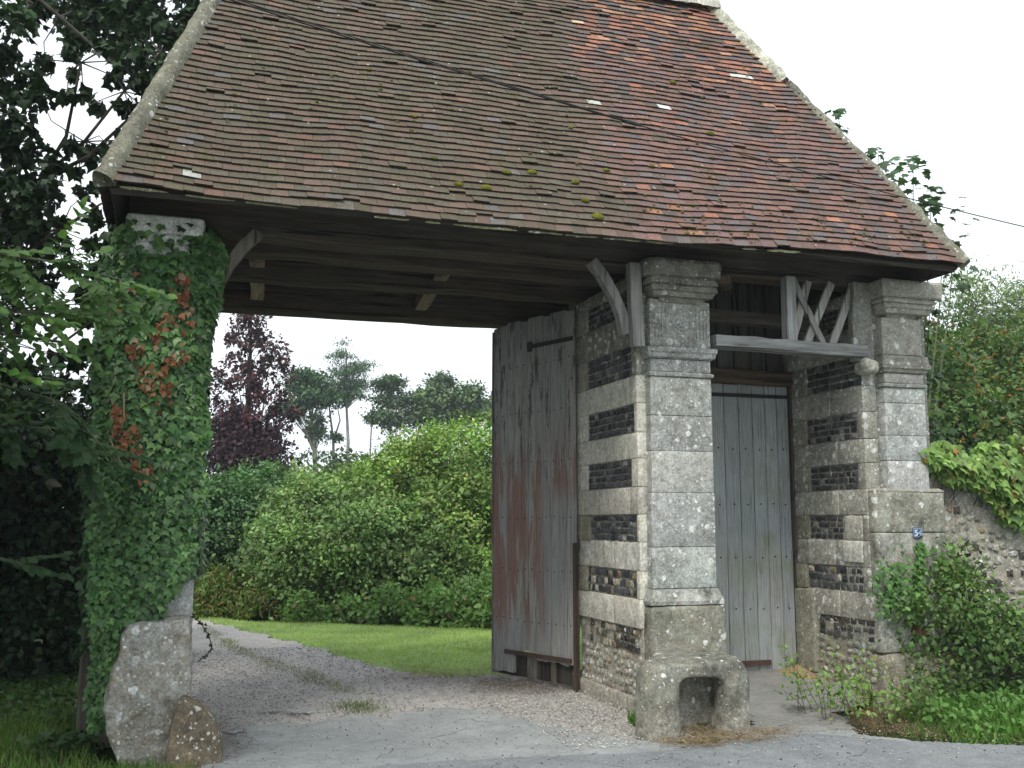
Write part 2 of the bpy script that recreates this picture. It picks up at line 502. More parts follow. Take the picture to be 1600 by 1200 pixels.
apron_poly = [(.28, 5.5), (.28, 7.7), (.45, 8.4), (1.19, 8.5), (1.5, 8.62), (1.72, 8.42), (1.9, 8.66), (2.29, 8.72), (2.56, 8.5), (2.85, 7.75), (3.3, 7.0), (3.5, 6.8), (4.9, 6.95), (5.1, 6.5), (5.4, 5.9), (6, 5)]
def za(X, Y): return .03 + .003 * sinn(X * 2, Y * 2)
grid_sheet('concrete_apron', np.arange(0, 6.2, .035), np.arange(5.5, 9, .035), za, M['apron'], wob(poly_mask(apron_poly)))
road_poly = [(-3, 2), (-.3, 5.9), (1.39, 6.80), (2.53, 6.74), (3.28, 6.60), (4.56, 6.86), (5.02, 6.42), (5.78, 5.95), (9, 4.2), (16, 1), (16, -12), (-20, -12), (-20, 2)]
def zr(X, Y): return .037 + .003 * sinn(X * .9, Y * .9)
def rf(x, y): return poly_mask(road_poly)(x + .01 * np.sin(y * 23), y + .012 * np.sin(x * 13) + .02 * np.sin(x * 3))
rx = np.concatenate([np.arange(-20, -1, .5), np.arange(-1, 6.6, .035), np.arange(6.6, 16, .4)])
ry = np.concatenate([np.arange(-12, 4.6, .4), np.arange(4.6, 7, .035)])
grid_sheet('road', rx, ry, zr, M['road'], rf)
path_poly = [(4.05, 6.75), (4.95, 6.8), (5.2, 7.3), (5.75, 7.75), (5.94, 7.8), (5.94, 9.2), (4.4, 9.2), (4.4, 7.5)]
def zp(X, Y): return .028 + .016 * smooth01(6.85, 7.05, Y) + .12 * smooth01(7.3, 8.9, Y) + .004 * sinn(X * 3, Y * 3)
grid_sheet('path', np.arange(4.1, 6, .05), np.arange(6.8, 9.25, .05), zp, M['path'], wob(poly_mask(path_poly)))

# puddle in the wet track
m, nt, out = new_mat('puddle_water'); b = NB(nt)
b.bsdf((.22, .22, .23), .25, .5, b.bump(b.noise(b.pos(), 20, 2), .05, .002), out); M['water'] = m
for (cx, cy, rx_, ry_) in ((1.1, 8.93, .13, .05), (.86, 9.05, .12, .04), (.5, 8.2, .07, .06)):
    n = 28; V = [(cx, cy, 0)]; 
    for k in range(n):
        t = 2 * math.pi * k / n; q = 1 + .3 * math.sin(3 * t + 1) + .2 * math.sin(5 * t + 2)
        V.append((cx + rx_ * q * math.cos(t), cy + ry_ * q * math.sin(t), 0))
    V = [(x, y, .036 if cy > 8.5 else .042) for x, y, z in V]
    link_mesh('puddle', V, [(0, 1 + k, 1 + (k + 1) % n) for k in range(n)], M['water'], None, None, 'structure')

# pebbles: loose chippings on the drive
def octs(P, S, col, name, mat, kind='stuff', parent=None, flat=.6):
    n = len(P)
    T = np.array([(1, 0, 0), (0, 1, 0), (-1, 0, 0), (0, -1, 0), (0, 0, 1), (0, 0, -1)], float)
    F0 = np.array([(0, 1, 4), (1, 2, 4), (2, 3, 4), (3, 0, 4), (1, 0, 5), (2, 1, 5), (3, 2, 5), (0, 3, 5)])
    a = rng.uniform(0, 6.28, n); ca, sa = np.cos(a), np.sin(a)
    Q = T[None] * rng.uniform(.6, 1.3, (n, 6, 1)) * S[:, None, None]
    Q[:, :, 2] *= flat
    x = Q[:, :, 0] * ca[:, None] - Q[:, :, 1] * sa[:, None]; y = Q[:, :, 0] * sa[:, None] + Q[:, :, 1] * ca[:, None]
    V = np.stack([x, y, Q[:, :, 2]], 2) + P[:, None]
    F = (F0[None] + (np.arange(n) * 6)[:, None, None]).reshape(-1, 3)
    return link_mesh(name, V.reshape(-1, 3), F, mat, parent, np.repeat(col, 6, 0), kind)
M['pebble'] = simple_mat('pebble', .85, .3, 60, .2)
def scatter(n, x0, x1, y0, y1, mask):
    x = rng.uniform(x0, x1, n * 4); y = rng.uniform(y0, y1, n * 4)
    k = mask(x, y); return x[k][:n], y[k][:n]
x, y = scatter(9000, -.2, 3.8, 7.6, 13.5, poly_mask(drive_poly))
ap = poly_mask(apron_poly)(x, y)
x = x[~ap]; y = y[~ap]
g = rng.uniform(.2, .55, (len(x), 1)); cc = np.hstack([g * 1.02, g * .98, g * .94])
o = octs(np.stack([x, y, np.full(len(x), .03)], 1), rng.uniform(.004, .014, len(x)), cc, 'pebbles', M['pebble'])
tag(o, 'loose grey and pinkish stone chippings strewn over the gravel drive', 'pebbles')
x, y = scatter(1500, 2.7, 4.3, 6.85, 9.1, lambda x, y: (x < 3.7) | (y < 6.95))
g = rng.uniform(.3, .62, (len(x), 1)); cc = np.hstack([g, g * .97, g * .9])
o = octs(np.stack([x, y, np.full(len(x), .035)], 1), rng.uniform(.004, .014, len(x)) , cc, 'grit', M['pebble'])
tag(o, 'pale grit and small stones along the foot of the striped flint pier', 'grit')
x, y = scatter(2200, .2, 6, 5.8, 8.6, lambda x, y: x > 0)
g = rng.uniform(.08, .6, (len(x), 1)); cc = np.hstack([g, g * .95, g * .85])
o = octs(np.stack([x, y, np.full(len(x), .042)], 1), rng.uniform(.003, .010, len(x)), cc, 'debris', M['pebble'])
tag(o, 'scattered specks of grit and crumbs lying on the smooth tarmac', 'debris')

# ------------------------------------------------------------------ the gatehouse
FY = 7.77
gate = thing('gatehouse', 'old open carriage gatehouse with steep red-brown tiled roof on three limestone and flint pillars', 'gatehouse', (3.1, 9.0, 0))

GREY = (.46, .475, .46); CREAM = (.72, .70, .62); WHITE = (.8, .79, .75); TAN = (.36, .32, .24)
def jc(c, a=.08):
    k = 1 + random.uniform(-a, a); return tuple(x * k * (1 + random.uniform(-a * .25, a * .25)) for x in c)

def block(x0, x1, y0, y1, z0, z1, col, mat, parent, r=.008, amp=.004, step=.09, name='stone_block', nsc=7, gap=.0014):
    if r < .0125: r = .0055
    V, F = rough_box(x0, x1, y0, y1, z0 + gap, z1 - gap, r, step, amp, nsc, 0, col, random.random() * 10)
    return link_mesh(name, V, F, mat, parent, np.array(col), None, True)

def steps(levels, x0, x1, yf, yb, col, mat, parent, name, n=10, amp=.006, wear=0):
    """moulded course: levels = [(z, out)], out = projection beyond the shaft"""
    V = []; F = []
    sx = 12; sy = 4
    per = []
    for i in range(sx): per.append((i / sx, 0))
    for i in range(sy): per.append((1, i / sy))
    for i in range(sx): per.append((1 - i / sx, 1))
    for i in range(sy): per.append((0, 1 - i / sy))
    np_ = len(per); sd = random.random() * 20
    for (z, o) in levels:
        for (a, b_) in per:
            x = (x0 - o) + (x1 - x0 + 2 * o) * a
            y = (yf - o) + (yb - yf + o) * b_
            e = fbm((x + sd, y, z), 9, 3) * amp
            edge = wear * max(0, o - .02) * (abs(a - .5) > .45) * (b_ < .1)
            V.append((x + e + (edge if a < .5 else -edge), y + fbm((x, y + sd, z), 9, 3) * amp + edge, z + fbm((x, y, z + sd), 7, 2) * amp))
    for l in range(len(levels) - 1):
        for k in range(np_):
            F.append((l * np_ + k, l * np_ + (k + 1) % np_, (l + 1) * np_ + (k + 1) % np_, (l + 1) * np_ + k))
    F.append(tuple(range(np_ - 1, -1, -1))); F.append(tuple((len(levels) - 1) * np_ + k for k in range(np_)))
    o = link_mesh(name, V, F, mat, parent, np.array(col))
    return o

def core(name, x0, x1, y0, y1, z0, z1, mat, col, parent, amp=.006):
    V, F = rough_box(x0, x1, y0, y1, z0, z1, .01, .12, amp, 6)
    return link_mesh(name, V, F, mat, parent, np.array(col), None, True)

# ---- middle pillar
pil = core('pillar', 3.80, 4.34, FY + .03, 8.0, 0, 3.78, M['stone'], (.25, .25, .22), gate)
tag(pil, 'broad lichen-spotted pillar between the carriage gateway and the small doorway')
for z0, z1 in ((1.05, 1.39), (1.39, 1.84), (1.84, 2.19), (2.19, 2.49), (2.49, 2.82)):
    dx = random.uniform(-.004, .004)
    block(3.785 + dx - .012 * (z0 < 1.8), 4.365 + dx, FY + random.uniform(-.003, .003), 7.98, z0, z1, jc(GREY, .14), M['stone'], pil, .01, .006)
steps([(.92, .045), (.95, .05), (.99, .03), (1.047, .004)], 3.775, 4.37, FY, 7.98, GREY, M['stone_dark'], pil, 'base_moulding', wear=.3)
block(3.735, 4.425, FY - .05, 7.98, .43, .917, (.3, .3, .26), M['stone_dark'], pil, .03, .014, .05)
block(3.72, 4.43, FY - .055, 7.98, -.05, .427, (.3, .3, .26), M['stone_dark'], pil, .03, .014, .06)
steps([(2.823, .0), (2.828, .014), (2.85, .018), (2.862, .004)], 3.785, 4.365, FY, 7.98, GREY, M['stone'], pil, 'neck_moulding')
block(3.79, 4.36, FY + .004, 7.98, 2.865, 2.975, jc(GREY), M['stone'], pil, .006, .004)
steps([(2.978, .004), (2.99, .03), (3.02, .036), (3.035, .05), (3.07, .054), (3.078, .012)], 3.79, 4.365, FY, 7.98, GREY, M['stone'], pil, 'band_moulding', wear=.3)
block(3.79, 4.365, FY + .002, 7.98, 3.08, 3.49, (.37, .37, .34), M['stone'], pil, .006, .004)
# the cap, stepped out over a small corbel
steps([(3.455, -.10), (3.47, -.085), (3.50, -.075), (3.512, -.05)], 3.79, 4.365, FY - .095, 7.9, (.22, .22, .2), M['stone_dark'], pil, 'corbel', wear=.5)
steps([(3.508, -.02), (3.512, .0), (3.548, .008), (3.552, .012), (3.556, .034), (3.59, .04), (3.595, .022), (3.606, .022), (3.612, .05), (3.652, .055), (3.658, .036), (3.672, .036), (3.68, .07), (3.69, .082), (3.79, .09), (3.82, .075)], 3.80, 4.37, FY - .055, 7.98, (.27, .27, .24), M['stone_dark'], pil, 'capital', wear=.5, amp=.007)
# carved rosette between flutes
mb = MB()
def ring(cx, cz, r, t, y, n=20):
    pts = [(cx + r * math.cos(2 * math.pi * k / n), y, cz + r * math.sin(2 * math.pi * k / n)) for k in range(n + 1)]
    mb.tube(pts, t, 5, GREY, False)
ring(4.09, 3.285, .088, .007, FY + .0); ring(4.09, 3.285, .052, .009, FY + .0); ring(4.09, 3.285, .018, .012, FY)
for k in range(8):
    a = k * math.pi / 4; mb.tube([(4.09 + .022 * math.cos(a), FY, 3.285 + .022 * math.sin(a)), (4.09 + .05 * math.cos(a), FY, 3.285 + .05 * math.sin(a))], [.009, .006], 5, GREY)
o = mb.build('rosette', M['stone'], pil, None, True)
for x in (3.84, 3.872, 3.905, 3.94, 4.235, 4.27, 4.302, 4.335):
    V, F = tube_geo([(x, FY, 3.16), (x, FY, 3.42)], .006, 5); link_mesh('flute', V, F, M['stone'], pil, np.array(GREY), None, True)

# ---- right pillar
pir = core('pillar', 6.0, 6.70, 7.86, 8.3, 0, 3.6, M['stone'], (.28, .28, .25), gate)
tag(pir, 'right-hand corner pillar carrying the small blue number plate')
for z0, z1 in ((1.87, 2.15), (2.15, 2.38), (2.38, 2.68), (2.68, 2.82)):
    dx = random.uniform(-.003, .003)
    block(6.14 + dx, 6.59 + dx, FY, 8.2, z0, z1, jc((.52, .535, .53)), M['stone'], pir, .008, .004)
steps([(2.822, .0), (2.83, .018), (2.85, .02), (2.862, .004)], 6.145, 6.59, FY, 8.2, GREY, M['stone'], pir, 'neck_moulding')
block(6.15, 6.585, FY, 8.2, 2.865, 2.955, jc((.42, .42, .39)), M['stone_clean'], pir, .005, .003)
steps([(2.957, .004), (2.965, .02), (2.99, .026), (3.0, .045), (3.03, .05), (3.04, .04), (3.115, .03), (3.125, .006)], 6.15, 6.59, FY, 8.2, (.37, .36, .31), M['stone'], pir, 'band_moulding')
block(6.15, 6.59, FY + .002, 8.2, 3.13, 3.475, (.43, .42, .37), M['stone_clean'], pir, .006, .003)
steps([(3.46, -.09), (3.475, -.075), (3.50, -.06), (3.513, -.05)], 6.15, 6.6, FY - .06, 8.2, (.3, .29, .25), M['stone_clean'], pir, 'corbel')
steps([(3.510, -.02), (3.516, .0), (3.555, .012), (3.56, .03), (3.588, .036), (3.592, .02), (3.602, .02), (3.608, .042), (3.632, .05), (3.637, .034), (3.648, .034), (3.654, .07), (3.665, .08), (3.79, .085), (3.81, .075)], 6.16, 6.66, FY - .045, 8.25, (.45, .44, .39), M['stone_clean'], pir, 'capital', amp=.004)
for z0, z1, c in ((1.5, 1.87, (.38, .38, .33)), (.95, 1.5, (.42, .42, .38)), (.45, .95, (.48, .48, .43))):
    block(5.965 + random.uniform(-.006, .006), 6.73, FY - .02, 8.2, z0, z1, c, M['stone_dark' if z0 > .9 else 'stone'], pir, .014, .010, .06)
steps([(1.868, .02), (1.88, .018), (1.895, -.01), (1.9, -.02)], 5.98, 6.71, FY, 8.2, (.36, .35, .3), M['stone'], pir, 'base_moulding')
mb = MB(); V, F = rough_box(5.96, 6.7, 7.68, 8.1, -.1, .45, .05, .08, .02, 4); mb.add(V, F)
V, F = rough_box(6.22, 6.62, 7.52, 7.9, -.1, .42, .12, .08, .02, 4); mb.add(V, F)
o = remeshed('footing_stone', mb, .03, M['boulder'], pir, (.36, .34, .29), 3, .03, 6)
# carved scroll stub under the small beam
mb = MB(); V, F = rough_box(5.9, 6.05, 7.68, 7.9, 2.93, 3.06, .045, .04, .01, 9); mb.add(V, F)
V, F = rough_box(5.87, 5.98, 7.67, 7.8, 2.97, 3.08, .05, .04, .01, 9); mb.add(V, F)
remeshed('carved_bracket', mb, .012, M['stone_clean'], pir, (.5, .49, .42), 2, .012, 14)

# ---- left pillar (mostly under ivy)
pl = core('pillar', -.30, .13, FY + .02, 8.1, .5, 3.78, M['stone'], (.34, .34, .31), gate)
tag(pl, 'left pillar almost hidden under ivy with a whitish cap showing')
for z0, z1 in ((.93, 1.4), (1.4, 1.85), (1.85, 2.4), (2.4, 2.85), (2.85, 3.15), (3.15, 3.52)):
    block(-.32, .155 + .01 * (z0 < 1.2), FY, 8.1, z0, z1, jc((.46, .47, .46)), M['stone_clean'], pl, .01, .006)
steps([(3.522, .0), (3.53, .018), (3.6, .024), (3.604, .01), (3.612, .01), (3.62, .042), (3.65, .046), (3.655, .03), (3.668, .03), (3.68, .07), (3.80, .075), (3.81, .065)], -.34, .07, FY - .04, 8.1, (.88, .88, .87), M['stone_clean'], pl, 'capital', wear=.3, amp=.004)
mb = MB()
P = [(-.26, .90), (.155, .955), (.165, .5), (.17, .25), (.20, -.08), (-.2, -.08), (-.33, .15), (-.385, .38), (-.33, .65)]
n = len(P)
V = [(x, 7.50 - .06 * (z < .45) , z) for x, z in P] + [(x * 1.0, 8.0, z) for x, z in P]
mb.add(V, [tuple(range(n))] + [tuple(range(2 * n - 1, n - 1, -1))] + [(k, k + n, (k + 1) % n + n, (k + 1) % n) for k in range(n)])
o = remeshed('plinth_stone', mb, .018, M['boulder'], pl, (.42, .415, .385), 6, .05, 5.5)
tag(o, 'big rough grey plinth stone leaning out below the ivy')
# ---- pier behind left pillar
core('pier_wall', -.46, .13, 8.1, 9.3, 0, 3.7, M['rubble'], (.3, .29, .25), gate)

# ---- flints
FL = {'n': 0}
DARK = [(.03, .032, .04), (.045, .047, .055), (.06, .062, .068), (.022, .024, .032), (.085, .085, .09)]
def flint_cols(mode):
    r = random.random()
    if mode == 'dark': return jc(random.choice(DARK), .2) if r < .9 else jc((.2, .2, .19), .2)
    if mode == 'mixed': return jc(random.choice(DARK), .2) if r < .62 else (jc((.22, .17, .1), .2) if r < .78 else jc((.4, .37, .3), .15))
    if mode == 'beige': return jc((.42, .41, .37), .22) if r < .84 else (jc((.2, .2, .19), .2) if r < .93 else jc((.34, .26, .17), .2))
    if mode == 'pale': return jc((.6, .58, .52), .1)
def flint(pos, u, v, wu, hv, depth, col, rnd=False):
    """pos(u, v, n) -> world. knapped face with a few facets; rnd gives a rounded cobble"""
    if rnd:
        k = 7; a0 = random.uniform(0, 1); J = [random.uniform(.78, 1.08) for _ in range(k)]; V = []
        for lay, (sc, dp) in enumerate(((1.0, -.02), (.98, depth * .3), (.62, depth * .95))):
            for i in range(k):
                t = a0 + 2 * math.pi * i / k; V.append(pos(u + math.cos(t) * wu * .53 * sc * J[i], v + math.sin(t) * hv * .53 * sc * J[i], dp))
        V.append(pos(u, v, depth * 1.1))
        F = []
        for l in range(2):
            for i in range(k): F.append((l * k + i, l * k + (i + 1) % k, (l + 1) * k + (i + 1) % k, (l + 1) * k + i))
        for i in range(k): F.append((2 * k + i, 2 * k + (i + 1) % k, 3 * k))
        return V, F, col
    q = [(-1, -1), (.1, -1.0), (1, -1), (1, 1), (-.1, 1), (-1, 1)]; m_ = len(q)
    V = []
    J = [(random.uniform(-.2, .08), random.uniform(-.2, .06)) for _ in q]
    for (a, b_), (ja, jb) in zip(q, J): V.append(pos(u + a * wu * (.5 + ja * .45), v + b_ * hv * (.5 + jb * .45), -.02))
    for (a, b_), (ja, jb) in zip(q, J): V.append(pos(u + a * wu * (.46 + ja * .6), v + b_ * hv * (.46 + jb * .6), depth * random.uniform(.3, .9)))
    V.append(pos(u + random.uniform(-.25, .25) * wu, v + random.uniform(-.25, .25) * hv, depth * random.uniform(.8, 1.4)))
    F = [(i, (i + 1) % m_, (i + 1) % m_ + m_, i + m_) for i in range(m_)] + [(m_ + i, m_ + (i + 1) % m_, 2 * m_) for i in range(m_)]
    return V, F, col
def flint_panel(pos, u0, u1, v0, v1, rows, cw, mode, parent, rest, limit, fill=1.0, depth=.016, mat=None):
    h = (v1 - v0) / rows
    for r in range(rows):
        u = u0 + random.uniform(0, .01)
        while u < u1 - cw * .35:
            w_ = min(cw * random.uniform(.7, 1.35), u1 - u)
            if u1 - (u + w_) < cw * .4: w_ = u1 - u
            if random.random() < fill:
                md = mode(u + w_ / 2, v0 + (r + .5) * h) if callable(mode) else mode
                if md:
                    hh = h * random.uniform(.72, .95)
                    rb = md == 'beige'
                    V, F, c_ = flint(pos, u + w_ / 2, v0 + (r + .5) * h + random.uniform(-1, 1) * (.22 * h if rb else .05 * h), w_ * (.93 if not rb else random.uniform(.6, 1.0)), hh * (random.uniform(.7, 1.15) if rb else 1), depth * random.uniform(.6, 1.2) * (.55 if rb else 1), flint_cols(md), rb)
                    if FL['n'] < limit:
                        link_mesh('flint', V, F, mat or M['flint'], parent, np.array(c_)); FL['n'] += 1
                    else: rest.add(V, F, c_)
            u += w_

BANDS = [(.72, .96), (1.19, 1.43), (1.66, 1.89), (2.13, 2.35), (2.60, 2.84), (3.12, 3.39), (3.62, 3.72)]
PANELS = [(.96, 1.19), (1.43, 1.66), (1.89, 2.13), (2.35, 2.60), (2.84, 3.12), (3.39, 3.62)]
# ---- middle pier: the striped wall of the carriage passage (faces -X)
pw = core('pier_wall', 3.722, 4.36, 7.87, 9.22, 0, 3.74, M['rubble'], (.42, .4, .34), gate, .008)
tag(pw, 'passage wall banded with pale limestone and black knapped flint')
SX = 3.70
for k, (z0, z1) in enumerate(BANDS):
    ys_ = [7.865, random.uniform(8.3, 8.6), 9.235]
    if k in (2, 3): ys_ = [7.865, random.uniform(7.98, 8.1), 8.72, 9.235]
    for a in range(len(ys_) - 1):
        cc = CREAM; mt = M['stone_clean']
        if k == 1 and a == 0: cc = WHITE
        if k == 2: cc = (.58, .56, .5)
        if k >= 5: cc = (.33, .32, .28); mt = M['stone']
        rough = k in (1,)
        block(SX + (.006 if rough else random.uniform(-.002, .003)), 3.80, ys_[a], ys_[a + 1] - .004, z0, z1, jc(cc, .05), M['rubble'] if rough else mt, pw, .008, .018 if rough else .004, .045 if rough else .09, nsc=14 if rough else 7)
for k, (z0, z1) in enumerate(PANELS):
    yq = [7.93, 7.91, 8.0, 7.93, 7.97, 7.9][k]; yr = [9.0, 8.93, 8.97, 8.95, 8.96, 8.94][k]
    cq = CREAM if k < 4 else (.36, .35, .3)
    block(SX + .001, 3.80, 7.865, yq - .003, z0, z1, jc(cq, .06), M['stone_clean'] if k < 4 else M['stone'], pw, .008, .004)
    cr = (.3, .29, .22) if k in (0, 1) else jc(cq, .06)
    block(SX + (-.008 if k in (0, 1) else .001), 3.80, yr + .003, 9.235, z0, z1, cr, M['stone_clean'], pw, .008, .004)
rest = MB()
posL = lambda u, v, n: (SX + .018 - n, u, v)
for k, (z0, z1) in enumerate(PANELS):
    yq = [7.93, 7.91, 8.0, 7.93, 7.97, 7.9][k]; yr = [9.0, 8.93, 8.97, 8.95, 8.96, 8.94][k]
    flint_panel(posL, yq + .005, yr - .005, z0 + .004, z1 - .004, 4 if k else 3, .074, 'mixed' if k == 0 else 'dark', pw, rest, 10000)
FL['n'] = 0
flint_panel(posL, 7.9, 8.97, .51, .715, 3, .085, 'mixed', pw, rest, 0, .85)
flint_panel(posL, 7.88, 9.2, .0, .51, 7, .085, 'beige', pw, rest, 0, .8, .02)
rest.build('rubble_flints', M['rubble'], pw, 'stuff')
# soft rubble footing that spreads a little at the ground
V, F = rough_box(3.70, 3.85, 7.87, 9.22, -.05, .16, .03, .07, .02, 5)
link_mesh('footing', V, F, M['rubble'], pw, np.array((.42, .4, .35)), None, True)

# ---- right passage wall
pw2 = core('pier_wall', 5.968, 6.5, 7.9, 9.25, 0, 3.74, M['rubble'], (.36, .34, .28), gate, .008)
tag(pw2, 'shaded flint and stone wall on the right of the small doorway')
SX = 5.95
posR = lambda u, v, n: (SX + .018 - n, u, v)
yrs = [8.8, 8.74, 8.7, 8.73, 8.7, 8.7]; yqs = [7.94, 8.2, 7.95, 7.93, 7.85, 7.9]
for k, (z0, z1) in enumerate(BANDS):
    ys_ = [7.8 if k == 0 else 7.835, random.uniform(8.2, 8.5), 9.08]
    for a in range(2):
        block(SX + random.uniform(-.002, .003), 6.1, ys_[a], ys_[a + 1] - .004, z0, z1, jc((.45, .44, .39), .08), M['stone'], pw2, .008, .006)
for k, (z0, z1) in enumerate(PANELS):
    if k == 1:
        block(SX - .004, 6.1, 7.92, 8.185, z0 - .2 + .2, z1, (.5, .49, .44), M['stone_clean'], pw2, .02, .02, .04)
    block(SX + .002, 6.1, 7.835, yqs[k] - .003 if k != 1 else 7.917, z0, z1, jc((.4, .39, .34), .08), M['stone'], pw2, .008, .005)
    block(SX + (-.02 if k == 0 else .001), 6.1, yrs[k] + .003, 9.08, z0, z1, jc((.28, .27, .2) if k < 2 else (.36, .34, .28), .08), M['stone'], pw2, .008, .005)
block(SX - .012, 6.1, 7.93, 8.2, 1.23, 1.425, (.72, .71, .66), M['stone_clean'], pw2, .008, .003, name='replacement_stone')
FL['n'] = 0
rest = MB()
for k, (z0, z1) in enumerate(PANELS):
    flint_panel(posR, yqs[k] + .005, yrs[k] - .005, z0 + .004, z1 - .004, 3 if k == 0 else 4, .085, 'mixed' if k == 0 else 'dark', pw2, rest, 10000)
FL['n'] = 0
flint_panel(posR, 7.82, 8.66, .53, .73, 3, .1, 'dark', pw2, rest, 0, .8)
flint_panel(posR, 7.8, 8.95, .1, .53, 6, .1, 'beige', pw2, rest, 0, .85, .03)
rest.build('rubble_flints', M['rubble'], pw2, 'stuff')
block(5.92, 6.1, 8.69, 9.0, .16, .95, (.34, .33, .27), M['stone'], pw2, .02, .01)

# ---- number plate
pm, nt, out = new_mat('blue_enamel'); b = NB(nt); p = b.pos()
c = b.mix(b.rng(b.noise(p, 60, 4), .6, .72), b.attr(), (.12, .09, .06)); b.bsdf(c, .35, .5, None, out)
PX0, PX1, PZ0, PZ1 = 6.352, 6.452, 1.455, 1.545
V, F = rough_box(PX0, PX1, FY - .035, FY - .027, PZ0, PZ1, .004, .03, 0)
plate = link_mesh('number_plate', V, F, pm, gate, np.array((.02, .07, .22)), None, True)
tag(plate, 'small blue enamel plate reading 54 in white, the 4 chipped')
mb = MB(); y = FY - .0365; t = .0022; e = .007
for (a0, a1, b0, b1) in ((PX0 + e, PX1 - e, PZ1 - e - t, PZ1 - e), (PX0 + e, PX1 - e, PZ0 + e, PZ0 + e + t), (PX0 + e, PX0 + e + t, PZ0 + e + t, PZ1 - e - t), (PX1 - e - t, PX1 - e, PZ0 + e + t, PZ1 - e - t)):
    mb.box(a0, a1, y - .0008, y + .001, b0, b1, (.75, .77, .78))
mb.build('border', pm, plate)
for ch, cx in (('5', 6.386), ('4', 6.421)):
    cu = bpy.data.curves.new('digit', 'FONT'); cu.body = ch; cu.size = .075; cu.align_x = 'CENTER'; cu.extrude = .0006; cu.offset = .0012
    to = bpy.data.objects.new('tmp', cu); C.objects.link(to)
    me = bpy.data.meshes.new_from_object(to.evaluated_get(bpy.context.evaluated_depsgraph_get()))
    V = np.array([(cx + v.co.x, y - v.co.z, 1.474 + v.co.y) for v in me.vertices]); F = [tuple(q.vertices) for q in me.polygons]
    bpy.data.objects.remove(to); bpy.data.meshes.remove(me)
    link_mesh('digit', V, F, pm, plate, np.array((.78, .8, .8) if ch == '5' else (.3, .42, .5)))
# chip on the 4
V = [(6.418 + .008 * math.cos(a) * (1 + .3 * math.sin(3 * a)), FY - .0385, 1.52 + .009 * math.sin(a)) for a in [k * .785 for k in range(8)]]
link_mesh('chip', V, [tuple(range(7, -1, -1))], pm, plate, np.array((.02, .06, .18)))

# ------------------------------------------------------------------ roof
EZ0, EY0, EX0, EX1 = 3.85, 7.15, -.53, 6.55
RYr, RZr, RX0, RX1 = 9.2, 7.05, .52, 5.27
BY, BZ = 11.05, 3.85
def sag(x):
    t = max(0, min(1, (x - EX0) / (EX1 - EX0)))
    return -.055 * math.sin(math.pi * min(1, t * 1.15) ** .85) if t * 1.15 < 1 else 0.0

def quad(name, pts, mat, parent, col, th=.0):
    return link_mesh(name, pts, [tuple(range(len(pts)))], mat, parent, np.array(col))

# roof deck: added below the tiles to block the light (thin closed solid)
mb = MB()
rc = [(EX0 + .03, EY0 + .03, EZ0 - .02), (EX1 - .03, EY0 + .03, EZ0 - .02), (EX1 - .03, BY, BZ - .02), (EX0 + .03, BY, BZ - .02), (RX0, RYr, RZr - .04), (RX1, RYr, RZr - .04)]
outr = [Vector(p) for p in rc]; inr = [p + Vector((0, 0, -.035)) + (Vector((.02 if p.x < 3 else -.02, 0, 0))) for p in outr]
inr[0] += Vector((0, .02, 0)); inr[1] += Vector((0, .02, 0)); inr[2] += Vector((0, -.02, 0)); inr[3] += Vector((0, -.02, 0))
def fcs(o): return [(o + 0, o + 1, o + 5, o + 4), (o + 1, o + 2, o + 5), (o + 2, o + 3, o + 4, o + 5), (o + 3, o + 0, o + 4)]
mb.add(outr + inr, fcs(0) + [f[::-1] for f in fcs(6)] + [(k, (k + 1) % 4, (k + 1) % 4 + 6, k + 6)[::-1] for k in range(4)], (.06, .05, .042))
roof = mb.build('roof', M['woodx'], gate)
tag(roof, 'steep hipped roof of weathered plain tiles, redder towards the right')

def tile_col(x, z, right):
    # the right part was relaid with redder tiles
    bnd = 3.25 + .09 * (z - 3.85) + .12 * math.sin(z * 5) + .1 * noise.noise((z * 3, 0, x))
    t = max(0, min(1, (x - bnd) / .35 + .5)) if right is None else right
    up = max(0, min(1, (z - 4.2) / 2.4))
    r = random.random()
    a = [(.103, .083, .062), (.094, .08, .056), (.112, .083, .064), (.10, .087, .068), (.122, .087, .067)][int(r * 4.999)]
    if random.random() < .02: a = (.15, .09, .07)
    if random.random() < .03: a = (.125, .115, .11)
    r = random.random()
    if r < .03 + .95 * max(0, up - .55) * (x > 3.2): bcol = random.choice([(.29, .145, .09), (.26, .12, .085), (.32, .18, .12), (.24, .12, .09)])
    elif r < .74: bcol = random.choice([(.165, .10, .084), (.145, .094, .082), (.18, .103, .083), (.155, .10, .094)])
    else: bcol = random.choice([(.12, .10, .10), (.135, .112, .112), (.11, .085, .078)])
    k = random.uniform(1.02, 1.34)
    return tuple((a[i] * (1 - t) + bcol[i] * t) * k for i in range(3))

